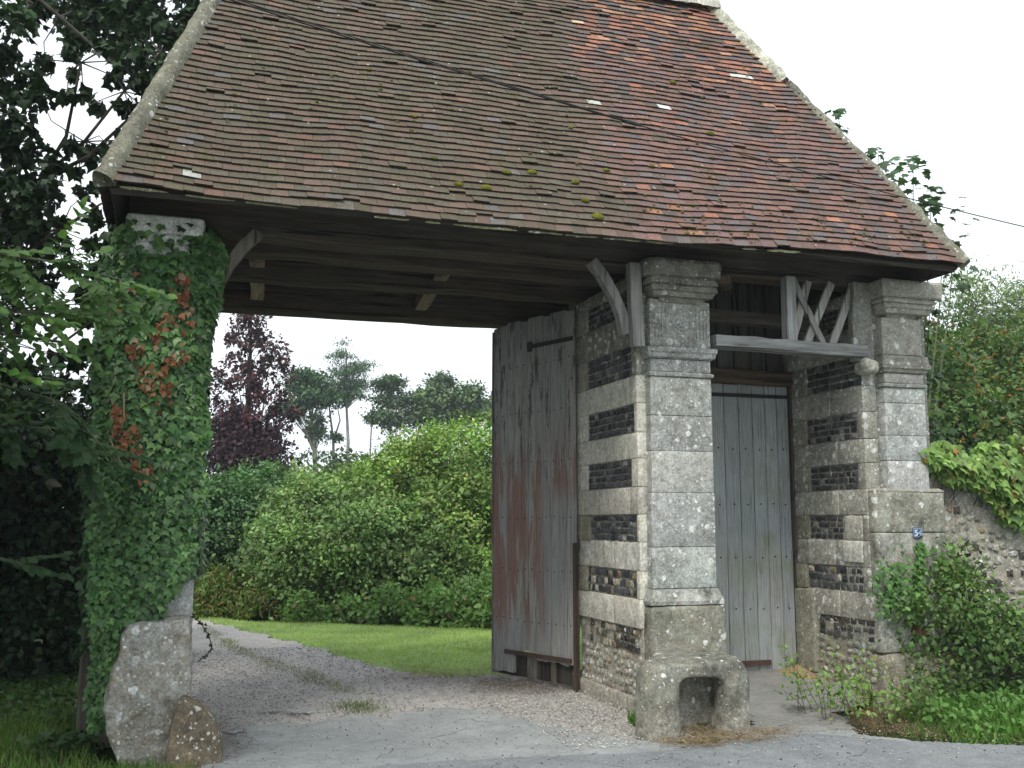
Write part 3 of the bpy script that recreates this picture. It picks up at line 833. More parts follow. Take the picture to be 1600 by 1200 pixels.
def tile_face(P0, U, S, Nn, L0, umin, umax, rows, gauge, tw, colf, sagf, rowoff=0):
    """tiles on a plane: P0 origin, U along the eave, S up the slope, Nn normal. yields (V, colour, key)"""
    res = []
    for r in range(rows):
        s0 = r * gauge
        a, b_ = umin(s0), umax(s0)
        if b_ - a < .05: break
        off = (r % 2) * tw * .5 + random.uniform(-.02, .02)
        u = a - (a + off) % tw - tw * .0
        while u < b_:
            w_ = tw * random.uniform(.95, 1.05)
            u0, u1 = max(u, a), min(u + w_, b_)
            u += w_
            if u1 - u0 < .02: continue
            slip = random.gauss(0, .0025) + .006 * noise.noise((u * 1.3, r * .21, 4)); rot = random.gauss(0, .011)
            lift = .037 + random.uniform(-.002, .004) + (.012 if random.random() < .03 else 0)
            if random.random() < .006: slip -= .03
            sb = s0 - slip - (.012 if r == 0 else 0); st = s0 + gauge * 1.55
            V = []
            for (uu, ss, base) in ((u0 + .0012, sb, 1), (u1 - .0012, sb, 1), (u1 - .0012, st, 0), (u0 + .0012, st, 0)):
                dd = (uu - (u0 + u1) / 2) * rot
                V.append((uu, ss + dd, (lift - .013) if base else .004))
            V += [(q[0], q[1], q[2] + (.014 if q[2] > .008 else .011)) for q in V]
            V += [V[0], V[1], V[5], V[4]]
            W = [P0 + U * q[0] + S * q[1] + Nn * q[2] + Vector((0, 0, sagf(q[0], q[1]))) for q in V]
            cx, cz = (W[0] + W[2]) / 2, 0
            res.append((W, colf(cx), (r, u0)))
    return res

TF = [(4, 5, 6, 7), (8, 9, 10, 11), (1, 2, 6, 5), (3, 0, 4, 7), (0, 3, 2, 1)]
def tcol(c): return np.array([c] * 8 + [(.045, .038, .028)] * 4)  # lower tile edges coloured dark: moss plus painted shade between courses
sl = math.hypot(RYr - EY0, RZr - EZ0); S = Vector((0, (RYr - EY0) / sl, (RZr - EZ0) / sl)); Nn = Vector((0, -S.z, S.y))
rows = int(sl / .074)
def sagf(u, s):
    x = EX0 + u; f = 1 - s / sl
    return sag(x) * (.35 + .65 * f) + .035 * noise.noise((x * .7, s * .6, 2)) + .011 * noise.noise((x * 2.3, s * 1.7, 8)) + .008 * noise.noise((x * 5, s * 4, 1))
W_ = EX1 - EX0
tiles = tile_face(Vector((EX0, EY0, EZ0)), Vector((1, 0, 0)), S, Nn, W_, lambda s: (RX0 - EX0) * s / sl, lambda s: W_ - (EX1 - RX1) * s / sl, rows, sl / rows, .128, lambda c: tile_col(c.x, c.z, None), sagf)
# special pale slipped / replaced tiles
SPECIAL = [((4.10, 5.42), (.66, .68, .64)), ((3.38, 5.35), (.5, .52, .46)), ((5.20, 6.02), (.6, .62, .58)), ((3.52, 6.45), (.6, .42, .28)), ((5.42, 4.25), (.42, .2, .13)), ((.03, 4.02), (.4, .41, .38))]
def near_special(c):
    for (x, z), col in SPECIAL:
        if abs(c.x - x) < .075 and abs(c.z - z) < .034: return col
    return None
camp = Vector((0, 0, 1.6))
fr = []
for W, c, key in tiles:
    cen = (W[4] + W[6]) / 2
    sc_ = near_special(cen)
    if sc_: c = sc_
    fr.append(((cen - camp).length - (100 if sc_ else 0), W, c))
fr.sort(key=lambda t: t[0])
rest = MB()
for i, (d, W, c) in enumerate(fr):
    if i < 300:
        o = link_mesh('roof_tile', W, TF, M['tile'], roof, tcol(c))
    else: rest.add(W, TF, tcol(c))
# hip ends and the garden side
def slope_face(A, B, Rt, mbx):
    """triangle or trapezoid: A, B eave corners, Rt list of ridge points (1 or 2)"""
    A, B = Vector(A), Vector(B); U = (B - A).normalized(); L = (B - A).length
    T0 = Vector(Rt[0]); T1 = Vector(Rt[-1])
    a0 = (T0 - A).dot(U); a1 = (T1 - A).dot(U)
    Sv = (T0 - A) - U * a0; sl_ = Sv.length; Sv.normalize(); N2 = U.cross(Sv)
    n = int(sl_ / .074)
    for W, c, k in tile_face(A, U, Sv, N2, L, lambda s: a0 * s / sl_, lambda s: L - (L - a1) * s / sl_, n, sl_ / n, .128, lambda c: tile_col(c.x, c.z, 0 if c.x < 3.2 else 1), lambda u, s: 0):
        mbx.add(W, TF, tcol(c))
slope_face((EX1, EY0, EZ0), (EX1, BY, BZ), [(RX1, RYr, RZr)], rest)
slope_face((EX0, BY, BZ), (EX0, EY0, EZ0), [(RX0, RYr, RZr)], rest)
slope_face((EX1, BY, BZ), (EX0, BY, BZ), [(RX1, RYr, RZr), (RX0, RYr, RZr)], rest)
o = rest.build('roof_tiles', M['tile'], roof, 'stuff')

# mortar along hips and ridge
def mortar_strip(name, a, b_, w0, h0, col, label=None, ends=1.0, parent=roof):
    a, b_ = Vector(a), Vector(b_); L = (b_ - a).length; n = int(L / .05)
    V = []; F = []; k = 9; D = (b_ - a).normalized(); side = D.cross(Vector((0, 0, 1))).normalized(); upn = side.cross(D)
    sd = random.random() * 30
    for i in range(n + 1):
        p = a + D * (L * i / n)
        ww = w0 * (1 + .28 * noise.noise((i * .21 + sd, 1, 0)) + .12 * noise.noise((i * .9 + sd, 5, 0)))
        for j in range(k):
            t = math.pi * j / (k - 1)
            q = p + side * math.cos(t) * ww + upn * (math.sin(t) ** .7 * h0 * (1 + .25 * noise.noise((i * .35 + sd, j * .7, 3))) - .045)
            V.append(q + Vector((noise.noise((i * .8, j, sd)), noise.noise((i * .8, j + 9, sd)), noise.noise((i, j, sd + 5)))) * .006)
    for i in range(n):
        for j in range(k - 1): F.append((i * k + j, i * k + j + 1, (i + 1) * k + j + 1, (i + 1) * k + j))
    F.append(tuple(range(k))); F.append(tuple(n * k + j for j in range(k - 1, -1, -1)))
    o = link_mesh(name, V, F, M['mortar'], parent, np.array(col), None, True)
    return o
mortar_strip('hip_mortar', (EX0 - .01, EY0 - .01, EZ0 + .01), (RX0, RYr, RZr + .02), .075, .115, (.24, .24, .19))
mortar_strip('hip_mortar', (EX1 + .01, EY0 - .01, EZ0), (5.72, 8.51, 5.97), .05, .11, (.25, .25, .2))
mortar_strip('hip_mortar', (5.70, 8.53, 6.0), (RX1, RYr, RZr + .02), .065, .125, (.62, .62, .52))
mortar_strip('hip_mortar', (EX1, BY, BZ), (RX1, RYr, RZr), .06, .07, (.3, .3, .25))
mortar_strip('hip_mortar', (EX0, BY, BZ), (RX0, RYr, RZr), .06, .07, (.3, .3, .25))
mortar_strip('ridge_mortar', (RX0 - .05, RYr, RZr + .02), (RX1 + .05, RYr, RZr + .02), .13, .15, (.62, .62, .54))
# ridge tiles, half round, bedded in the mortar
for i in range(14):
    x0 = RX0 + i * (RX1 - RX0) / 14; x1 = x0 + (RX1 - RX0) / 14 - .015
    V = []; F = []
    for x, rr in ((x0, .095), (x1, .105)):
        for j in range(9):
            t = math.pi * j / 8; V.append((x, RYr + math.cos(t) * rr, RZr + .045 + math.sin(t) * rr * .8 + .01 * noise.noise((i, j, 2))))
        for j in range(9):
            t = math.pi * j / 8; V.append((x, RYr + math.cos(t) * (rr - .015), RZr + .045 + math.sin(t) * (rr - .015) * .8))
    for j in range(8):
        F += [(j, j + 1, 18 + j + 1, 18 + j), (9 + j, 27 + j, 27 + j + 1, 9 + j + 1), (j, 9 + j, 10 + j, j + 1), (18 + j, 19 + j, 28 + j, 27 + j)]
    link_mesh('ridge_tile', V, F, M['mortar'], roof, np.array(jc((.5, .48, .4), .2)))
# lime mortar line showing under the first course
pts = []
mb = MB()
x = EX0 + .1
while x < 4.9:
    L = random.uniform(.1, .5)
    if random.random() < .8:
        n = 5; P = [(x + L * i / n, EY0 + .004 + random.uniform(-.003, .003), EZ0 - .006 + sag(x + L * i / n) + random.uniform(-.004, .003)) for i in range(n + 1)]
        V, F = tube_geo(P, [.006] + [random.uniform(.007, .013) for _ in range(n - 1)] + [.005], 5); link_mesh('eaves_mortar', V, F, M['mortar'], roof, np.array(jc((.4, .38, .22), .1)))
    x += L + random.uniform(0, .12)

# moss cushions
def roof_pt(x, z):
    s = (z - EZ0) / S.z; return Vector((x, EY0 + S.y * s, z)) + Nn * .042 + Vector((0, 0, sagf(x - EX0, s)))
def moss(x, z, r, flat=.55, col=(.12, .12, .02)):
    c0 = roof_pt(x, z); V = []; F = []; n = 12; m_ = 5
    Ux = Vector((1, 0, 0))
    for i in range(m_ + 1):
        ph = math.pi / 2 * i / m_
        for j in range(n):
            t = 2 * math.pi * j / n
            rr = r * math.cos(ph) * (1 + .3 * noise.noise((math.cos(t) * 1.4 + x * 9, math.sin(t) * 1.4, z * 7 + i * .3)))
            V.append(c0 + Ux * math.cos(t) * rr * 1.25 + S * math.sin(t) * rr * .8 + Nn * (math.sin(ph) * r * flat))
    for i in range(m_):
        for j in range(n): F.append((i * n + j, i * n + (j + 1) % n, (i + 1) * n + (j + 1) % n, (i + 1) * n + j))
    return V, F, col
for (x, z, r) in ((1.98, 4.19, .032), (2.2, 4.18, .036), (2.4, 4.35, .03), (2.62, 4.38, .035), (3.02, 4.15, .03), (3.08, 4.0, .042), (1.82, 4.42, .02), (1.72, 4.85, .022), (1.4, 5.35, .02), (2.98, 4.33, .03), (3.3, 4.5, .025), (3.75, 4.6, .02), (4.5, 5.1, .03), (4.35, 5.75, .03), (2.3, 5.5, .015), (3.1, 4.95, .02)):
    V, F, c_ = moss(x, z, r); link_mesh('moss_cushion', V, F, M['moss'], roof, np.array(jc((.13, .13, .02), .2)), None, True)
mb = MB()
for i in range(420):
    x = random.uniform(-.3, 6.3); z = random.choice([random.uniform(3.86, 4.3), random.uniform(3.9, 6.5)])
    if noise.noise((x * .9, z * .9, 3)) < -.05: continue
    s = (z - EZ0) / S.z
    if x < EX0 + (RX0 - EX0) * s / sl + .05 or x > EX1 - (EX1 - RX1) * s / sl - .05: continue
    V, F, c_ = moss(x, z, random.uniform(.006, .016)); mb.add(V, F, jc((.1, .1, .03), .3))
mb.build('moss', M['moss'], roof, 'stuff')

# ------------------------------------------------------------------ timbers
def beam(name, a, b_, w_, h_, mat, col, parent=gate, twist=.012, n=8, label=None, up=(0, 0, 1)):
    a, b_ = Vector(a), Vector(b_); D = (b_ - a).normalized(); upv = Vector(up)
    sd_ = D.cross(upv).normalized(); u2 = sd_.cross(D)
    V = []; F = []; sd = random.random() * 20
    for i in range(n + 1):
        p = a + (b_ - a) * i / n + sd_ * noise.noise((i * .3 + sd, 0, 0)) * twist + u2 * noise.noise((i * .3 + sd, 5, 0)) * twist
        q = 1 + .08 * noise.noise((i * .5, sd, 0))
        c = .12
        for (s1, s2) in ((-1 + c, -1), (1 - c, -1), (1, -1 + c), (1, 1 - c), (1 - c, 1), (-1 + c, 1), (-1, 1 - c), (-1, -1 + c)):
            V.append(p + sd_ * s1 * w_ * .5 * q + u2 * s2 * h_ * .5 * q)
    for i in range(n):
        for k in range(8): F.append((i * 8 + k, i * 8 + (k + 1) % 8, (i + 1) * 8 + (k + 1) % 8, (i + 1) * 8 + k))
    F.append(tuple(range(7, -1, -1))); F.append(tuple(n * 8 + k for k in range(8)))
    o = link_mesh(name, V, F, mat, parent, np.array(col))
    if label: o['label'] = label
    return o
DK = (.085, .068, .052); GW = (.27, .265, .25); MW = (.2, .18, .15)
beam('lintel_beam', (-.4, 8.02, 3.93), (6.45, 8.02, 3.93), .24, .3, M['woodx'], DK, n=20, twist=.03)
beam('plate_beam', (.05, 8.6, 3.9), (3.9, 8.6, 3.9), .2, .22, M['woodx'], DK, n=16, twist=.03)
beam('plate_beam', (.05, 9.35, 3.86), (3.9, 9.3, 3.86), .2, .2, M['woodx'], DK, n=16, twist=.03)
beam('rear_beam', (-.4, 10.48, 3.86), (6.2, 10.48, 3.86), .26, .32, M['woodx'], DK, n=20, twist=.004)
for x, dx in ((.62, .1), (2.3, .1), (1.5, .05), (3.1, .1)):
    if x in (.62, 2.3): beam('ceiling_joist', (x, 9.1, 3.93), (x + dx, 10.5, 3.85), .13, .12, M['woody'], (.3, .24, .16), twist=.02)
for x in (.75, 1.25, 1.62, 2.05, 2.55):
    beam('ceiling_joist', (x, 8.1, 3.99), (x + .06, 8.55, 3.93), .1, .09, M['woody'], jc((.32, .26, .18), .2), twist=.01)
for i in range(15):
    x = -.2 + i * .46
    s1 = .93
    top = Vector((x, RYr - .05, RZr - .16)); bot = Vector((x, EY0 + .12, EZ0 + .02))
    # keep rafters inside the hips
    if x < RX0: k = (x - EX0) / (RX0 - EX0)
    elif x > RX1: k = (EX1 - x) / (EX1 - RX1)
    else: k = 1
    if k < .25: continue
    beam('rafter', bot, bot + (top - bot) * k * .97, .075, .09, M['woody'], jc((.26, .21, .15), .25), twist=.01, up=(1, 0, 0))
for i in range(15):
    x = -.2 + i * .46
    if not RX0 < x < RX1: continue
    beam('rafter', (x, BY - .12, BZ + .03), (x, RYr + .05, RZr - .16), .075, .09, M['woody'], jc((.26, .21, .15), .25), twist=.01, up=(1, 0, 0))
mb = MB()
for r in range(22):   # battens under the deck
    s = .15 + r * .16; f = s / sl
    x0 = EX0 + (RX0 - EX0) * f + .08; x1 = EX1 - (EX1 - RX1) * f - .08
    c = Vector((0, EY0 + .03, EZ0 - .03)) + S * s - Nn * .055
    mb.box(x0, x1, c.y - .02, c.y + .02, c.z - .012, c.z + .012, jc((.16, .13, .09), .2))
mb.build('battens', M['woodx'], roof, 'stuff')

# braces at the pillars
def bent(name, P, w_, d_, mat, col, label=None):
    V = []; F = []
    pts = [Vector(p) for p in P]
    for i, p in enumerate(pts):
        D = (pts[min(i + 1, len(pts) - 1)] - pts[max(i - 1, 0)]).normalized(); sx_ = Vector((0, 1, 0)); n_ = D.cross(sx_).normalized()
        for a, b_ in ((-1, -1), (1, -1), (1, 1), (-1, 1)): V.append(p + n_ * a * w_ * .5 * (1 + .06 * math.sin(i * 2)) + sx_ * b_ * d_ * .5)
    m_ = len(pts)
    for i in range(m_ - 1):
        for k in range(4): F.append((i * 4 + k, i * 4 + (k + 1) % 4, (i + 1) * 4 + (k + 1) % 4, (i + 1) * 4 + k))
    F.append((3, 2, 1, 0)); F.append(tuple((m_ - 1) * 4 + k for k in range(4)))
    o = link_mesh(name, V, F, mat, gate, np.array(col))
    if label: o['label'] = label
bent('brace', [(3.30, 7.88, 3.80), (3.40, 7.88, 3.68), (3.50, 7.88, 3.52), (3.57, 7.88, 3.36), (3.61, 7.88, 3.18)], .085, .09, M['wood'], GW)
beam('post', (3.685, 7.81, 3.07), (3.66, 7.81, 3.79), .11, .09, M['wood'], GW, up=(0, 1, 0), twist=.005)
bent('brace', [(.54, 7.88, 3.80), (.43, 7.88, 3.68), (.33, 7.88, 3.53), (.27, 7.88, 3.40), (.24, 7.88, 3.28)], .085, .09, M['wood'], MW)
beam('post', (.2, 7.86, 3.1), (.2, 7.86, 3.79), .09, .09, M['wood'], DK, up=(0, 1, 0))
# small doorway: weathered beam, post and crossed struts above it
o = beam('small_lintel', (4.42, 7.84, 3.16), (5.985, 7.84, 3.145), .15, .11, M['woodx'], (.34, .34, .33), n=20, twist=.007)
o['label'] = 'short cracked silver-grey beam spanning the small doorway'
beam('post', (5.22, 7.86, 3.215), (5.225, 7.86, 3.80), .1, .1, M['wood'], (.42, .42, .41), up=(0, 1, 0), twist=.005)
beam('post', (5.98, 7.87, 3.06), (6.0, 7.87, 3.80), .2, .08, M['stone_clean'], (.3, .3, .27), up=(0, 1, 0))
for a, b_ in (((5.46, 7.90, 3.79), (5.27, 7.90, 3.21)), ((5.71, 7.90, 3.79), (5.42, 7.90, 3.2)), ((5.95, 7.90, 3.79), (5.69, 7.90, 3.2))):
    beam('strut', a, b_, .072, .03, M['wood'], (.43, .42, .39), up=(0, 1, 0), twist=.005)
beam('strut', (5.28, 7.865, 3.79), (5.58, 7.865, 3.2), .055, .025, M['wood'], (.34, .33, .31), up=(0, 1, 0), twist=.006)
# behind: dark boards and beams over the small door
core('dark_backing', 4.37, 6.4, 9.13, 9.17, 2.9, 4.6, M['wood'], (.06, .05, .045), gate)  # added dark backing that keeps sky light out of the plank gaps
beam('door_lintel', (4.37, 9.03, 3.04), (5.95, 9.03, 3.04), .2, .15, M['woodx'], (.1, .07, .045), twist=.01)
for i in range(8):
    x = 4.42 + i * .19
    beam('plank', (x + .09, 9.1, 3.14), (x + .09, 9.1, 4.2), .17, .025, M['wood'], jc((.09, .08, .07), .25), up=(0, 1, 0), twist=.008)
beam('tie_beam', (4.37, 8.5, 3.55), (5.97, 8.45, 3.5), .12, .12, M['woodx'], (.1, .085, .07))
beam('tie_beam', (4.6, 7.9, 3.74), (5.2, 8.9, 3.9), .1, .07, M['woody'], (.16, .12, .08))

# ------------------------------------------------------------------ doors
def door_mat(name, red, green):
    m, nt, out = new_mat(name); b = NB(nt); p = b.pos()
    ps = b.pos((1, 1, .05)); pf = b.pos((1, 1, .025)); pm_ = b.pos((1, 1, .28))
    c = b.attr()
    grain = b.noise(ps, 42, 6, .75); fine = b.noise(pf, 150, 4, .7); blot = b.noise(pm_, 5, 7, .75)
    c = b.mix(b.rng(blot, .46, .6, 0, .75), c, (.33, .335, .32))
    c = b.mix(b.rng(grain, .52, .62, 0, .6), c, (.11, .11, .11))
    if red:
        sep = b.n('ShaderNodeSeparateXYZ'); b.l(p, sep.inputs[0])
        zz = b.math('MULTIPLY', b.rng(sep.outputs[2], 2.75, 2.0), b.rng(sep.outputs[2], .25, .7))
        streak = b.noise(b.pos((1, 1, .1)), 8, 5, .7)
        msk = b.math('MULTIPLY', b.rng(b.math('ADD', streak, b.math('MULTIPLY', zz, .13)), .57, .62), zz)
        yy = b.rng(sep.outputs[1], 9.55, 9.75)      # the leaf keeps its old red paint on the boards away from the hinge
        low = b.rng(sep.outputs[2], 1.75, 2.0)
        msk = b.math('MULTIPLY', msk, b.math('MAXIMUM', yy, low))
        c = b.mix(b.math('MULTIPLY', msk, .72), c, (.25, .115, .08))
        darks = b.math('MULTIPLY', b.rng(b.noise(b.pos((1, 1, .16)), 13, 5, .75), .54, .6), b.rng(sep.outputs[2], 1.9, 2.5))
        c = b.mix(b.math('MULTIPLY', darks, .75), c, (.04, .036, .034))
    if green:
        c = b.mix(b.math('MULTIPLY', b.rng(b.noise(p, 2.2, 4), .5, .7), green), c, (.2, .23, .1))
    c = b.mix(1.0, c, b.mix(b.rng(fine, .3, .7), (.7, .7, .7), (1.25, 1.25, 1.25)), 'MULTIPLY')
    b.bsdf(c, .85, .2, b.bump(grain, .7, .004, b.bump(fine, .4, .0015)), out)
    return m
M['door_a'] = door_mat('worn_paint_carriage_door', True, 0)
M['door_b'] = door_mat('worn_paint_small_door', False, .5)
def plank(P, T, Nrm, w_, th, z0, z1, mat, col, parent, jag=0, n=10, name='plank'):
    """upright board: P foot centre (x,y), T unit along the width, Nrm outward"""
    V = []; F = []; sd = random.random() * 50
    ch = .004
    for i in range(n + 1):
        z = z0 + (z1 - z0) * i / n
        e = .0015 * noise.noise((sd, z * 2, 0)) + .003 * noise.noise((sd, z * .8, 4))
        for (a, b_) in ((-w_ / 2, -th), (w_ / 2, -th), (w_ / 2, -ch), (w_ / 2 - ch, 0), (-w_ / 2 + ch, 0), (-w_ / 2, -ch)):
            zz = z + (jag * noise.noise((sd + a * 30, 0, 0)) if i == 0 else 0)
            p = Vector((P[0], P[1], zz)) + T * (a + e) + Nrm * (b_ + e)
            V.append(p)
    for i in range(n):
        for k in range(6): F.append((i * 6 + k, i * 6 + (k + 1) % 6, (i + 1) * 6 + (k + 1) % 6, (i + 1) * 6 + k))
    F.append((5, 4, 3, 2, 1, 0)); F.append(tuple(n * 6 + k for k in range(6)))
    return link_mesh(name, V, F, mat, parent, np.array(col))
def nail_geo(mb, p, Nrm, r=.011):
    T = Nrm.cross(Vector((0, 0, 1))).normalized(); U = Vector((0, 0, 1))
    V = [p + (T * math.cos(a) + U * math.sin(a)) * r for a in [k * math.pi / 3 for k in range(6)]] + [p + Nrm * r * .6]
    mb.add(V, [(k, (k + 1) % 6, 6) for k in range(6)], (.03, .026, .024))

# the open carriage leaf
Hh = Vector((3.655, 9.20, 0)); Ff = Vector((3.205, 10.38, 0)); T = (Ff - Hh).normalized(); Nrm = Vector((-T.y, T.x, 0))
if Nrm.x > 0: Nrm = -Nrm
L = (Ff - Hh).length; npk = 11; wpk = L / npk
V = [Hh + T * .02 - Nrm * .05 + Vector((0, 0, .45)), Hh + T * (L - .02) - Nrm * .05 + Vector((0, 0, .45)), Hh + T * (L - .02) - Nrm * .05 + Vector((0, 0, .55)), Hh + T * .02 - Nrm * .05 + Vector((0, 0, .55))]
mb = MB()
def bar(mb, s0, s1, z0, z1, n0, n1, col):
    P = []
    for z in (z0, z1):
        for (s, n_) in ((s0, n0), (s1, n0), (s1, n1), (s0, n1)): P.append(Hh + T * s + Nrm * n_ + Vector((0, 0, z)))
    mb.hexa(P, col)
for z in (.5, 1.3, 2.3, 3.2): bar(mb, .02, L - .02, z, z + .12, -.07, -.032, (.12, .11, .1))
door = mb.build('carriage_door', M['wood'], gate)
tag(door, 'tall open carriage door leaf of worn grey boards with old red paint')
BL = (.33, .33, .31)
for i in range(npk):
    s = (i + .5) * wpk; P = Hh + T * s
    z0 = .30 + .0 * i; 
    if i >= 8: z0 = .09
    elif i in (5, 6): z0 = .33
    top = 3.68 - (.03 if i == npk - 1 else 0) - (.02 if i % 3 == 0 else 0)
    if i < 5: z0 = .25
    plank((P.x, P.y), T, Nrm, wpk - .006, .03, z0, top, M['door_a'], jc(BL, .12), door, .03)
for s, z0, z1, ww in ((.98 * 1.0, .08, .31, .05), (.66, .06, .31, .13), (.34, .05, .3, .06)):
    P = Hh + T * s - Nrm * .01; plank((P.x, P.y), T, Nrm, ww, .03, z0, z1, M['door_a'], (.13, .115, .09), door, .02, 3, 'repair_board')
# free edge board seen end-on
P = Hh + T * (L + .02) - Nrm * .03; plank((P.x, P.y), Nrm, T, .075, .03, .06, 3.62, M['door_a'], (.14, .12, .11), door, 0, 10, 'edge_board')
mb = MB(); bar(mb, .02, L - .05, .06, .30, -.075, -.036, (.045, .04, .035)); mb.build('gap_shade_strip', M['wood'], door)  # added dark strip: shade of the gap below the boards put in as colour
mb = MB(); bar(mb, .05, 1.05, .275, .315, .002, .022, (.09, .055, .045)); mb.build('bottom_rail', M['iron'], door)
mb = MB(); bar(mb, -.03, .0, .0, 1.4, .0, .03, (.085, .05, .04)); mb.build('hinge_bar', M['iron'], door)
mb = MB(); bar(mb, .0, .62, 3.36, 3.40, .003, .018, (.03, .028, .026)); bar(mb, .62, .68, 3.33, 3.43, .003, .02, (.03, .028, .026)); mb.build('strap_hinge', M['iron'], door)
mb = MB()
for z in (.62, 1.12, 1.64, 2.2, 2.7, 3.2):
    for i in range(npk):
        nail_geo(mb, Hh + T * ((i + .5) * wpk + random.uniform(-.012, .012)) + Nrm * .001 + Vector((0, 0, z + random.uniform(-.012, .012) )), Nrm, .009)
mb.build('nails', M['iron'], door, 'stuff')
# frame post the leaf hangs from, gnarled
V, F = rough_box(3.66, 3.72, 9.235, 9.34, .02, 3.75, .015, .06, .014, 5)
o = link_mesh('door_post', V, F, M['wood'], gate, np.array((.17, .17, .155)), None, True)

# the closed small door
DY = 9.0
mb = MB()
for z in (.6, 1.6, 2.6): mb.box(4.45, 5.92, DY + .032, DY + .07, z, z + .12, (.12, .11, .1))
d2 = mb.build('small_door', M['wood'], gate)
tag(d2, 'closed tall plank door of blue-grey boards with rows of nails')
xs_ = [4.45, 4.6, 4.75, 4.9, 5.03, 5.185, 5.35, 5.505, 5.65, 5.79, 5.925]
for i in range(10):
    xa, xb = xs_[i], xs_[i + 1]
    z0 = .17 if i < 7 else (.12 if i < 9 else .2)
    plank(((xa + xb) / 2, DY), Vector((1, 0, 0)), Vector((0, -1, 0)), xb - xa - .006, .03, z0, 2.97 + random.uniform(-.004, .004), M['door_b'], jc((.345, .37, .375), .1), d2, .01)
mb = MB(); mb.box(4.45, 5.92, DY - .02, DY - .003, 2.84, 2.875, (.03, .03, .03)); mb.build('top_strap', M['iron'], d2)
mb = MB(); mb.box(4.9, 5.62, DY - .03, DY - .003, .215, .26, (.09, .05, .04)); mb.build('bottom_rail', M['iron'], d2)
mb = MB()
for z in (.75, 1.25, 1.77, 2.32):
    for i in range(10): nail_geo(mb, Vector(((xs_[i] + xs_[i + 1]) / 2 + random.uniform(-.01, .01), DY - .001, z + random.uniform(-.008, .008))), Vector((0, -1, 0)), .010)
mb.build('nails', M['iron'], d2, 'stuff')
mb = MB()
for k in range(3):
    z = [1.28, 1.85, 2.6][k]
    mb.tube([(5.93, DY - .01, z - .05), (5.90, DY - .06, z), (5.93, DY - .07, z + .02), (5.95, DY - .02, z + .05)], .006, 5, (.05, .035, .03))
mb.build('hook', M['iron'], d2)
mb = MB(); mb.box(5.925, 5.95, DY - .04, DY + .03, .15, 2.97, (.07, .05, .045)); mb.build('door_jamb', M['wood'], gate)

# ------------------------------------------------------------------ stone bench against the middle pillar
mb = MB()
def prism(mb, P, y0, y1):
    n = len(P); V = [(x, y0, z) for x, z in P] + [(x, y1, z) for x, z in P]
    mb.add(V, [tuple(range(n)), tuple(range(2 * n - 1, n - 1, -1))] + [(k, k + n, (k + 1) % n + n, (k + 1) % n) for k in range(n)])
def dome(cx, cy, r, z0, z1, top, k=20):
    P = [(cx, cy, z0), (cx, cy, z1)] + [(cx, cy, z1 + (top - z1) * math.sin(t)) for t in (.4, .8, 1.15, 1.45)]
    return tube_geo(P, [r * 1.02, r] + [r * math.cos(t) for t in (.4, .8, 1.15, 1.45)], k)
V, F = dome(3.485, 7.14, .165, -.08, .40, .585); mb.add(V, F)
mb.hexa([(3.40, 7.14, -.08), (3.62, 7.14, -.08), (3.86, 7.74, -.08), (3.78, 7.74, -.08), (3.40, 7.14, .54), (3.62, 7.14, .54), (3.92, 7.74, .56), (3.76, 7.74, .56)])
V, F = dome(4.11, 7.13, .135, -.08, .38, .585); mb.add(V, F)
V, F = rough_box(3.99, 4.24, 7.08, 7.74, -.08, .575, .10, .06, 0); mb.add(V, F)
V, F = rough_box(3.62, 4.05, 7.30, 7.74, -.08, .5, .04, .1, 0); mb.add(V, F)
prism(mb, [(3.60, .36), (3.66, .44), (3.95, .44), (4.02, .36), (4.02, .5), (3.6, .5)][::-1], 7.04, 7.5)
mb.hexa([(3.44, 7.03, .44), (4.12, 7.03, .44), (4.2, 7.74, .46), (3.76, 7.74, .46), (3.44, 7.03, .55), (4.12, 7.03, .55), (4.2, 7.74, .6), (3.76, 7.74, .6)])
bench = remeshed('stone_bench', mb, .018, M['stone_dark'], None, (.3, .3, .27), 3, .024, 5)
# the feet are paler, scoured stone; the tops are crusted dark
me = bench.data; zz = np.array([v.co.z + bench.location.z + .03 * noise.noise((v.co.x * 9, v.co.y * 9, 1)) for v in me.vertices])
k_ = np.clip((zz - .20) / .05, 0, 1)[:, None]; cl_ = np.array([(.40, .385, .34)]) * (1 - k_) + np.array([(.27, .275, .24)]) * k_
me.color_attributes['Col'].data.foreach_set('color', np.hstack([cl_, np.ones((len(cl_), 1))]).astype(np.float32).ravel())
tag(bench, 'low weathered stone bench with rounded legs set against the middle pillar', 'bench')

# brown guard boulder at the left gate post
mb = MB()
prism(mb, [(.02, -.1), (.40, -.1), (.375, .15), (.33, .27), (.24, .38), (.12, .45), (.04, .30)], 7.22, 7.6)
gs = remeshed('guard_stone', mb, .02, M['boulder'], None, (.2, .16, .12), 6, .03, 6)
tag(gs, 'rounded brown guard stone leaning on the grey plinth at the left of the gateway', 'stone')

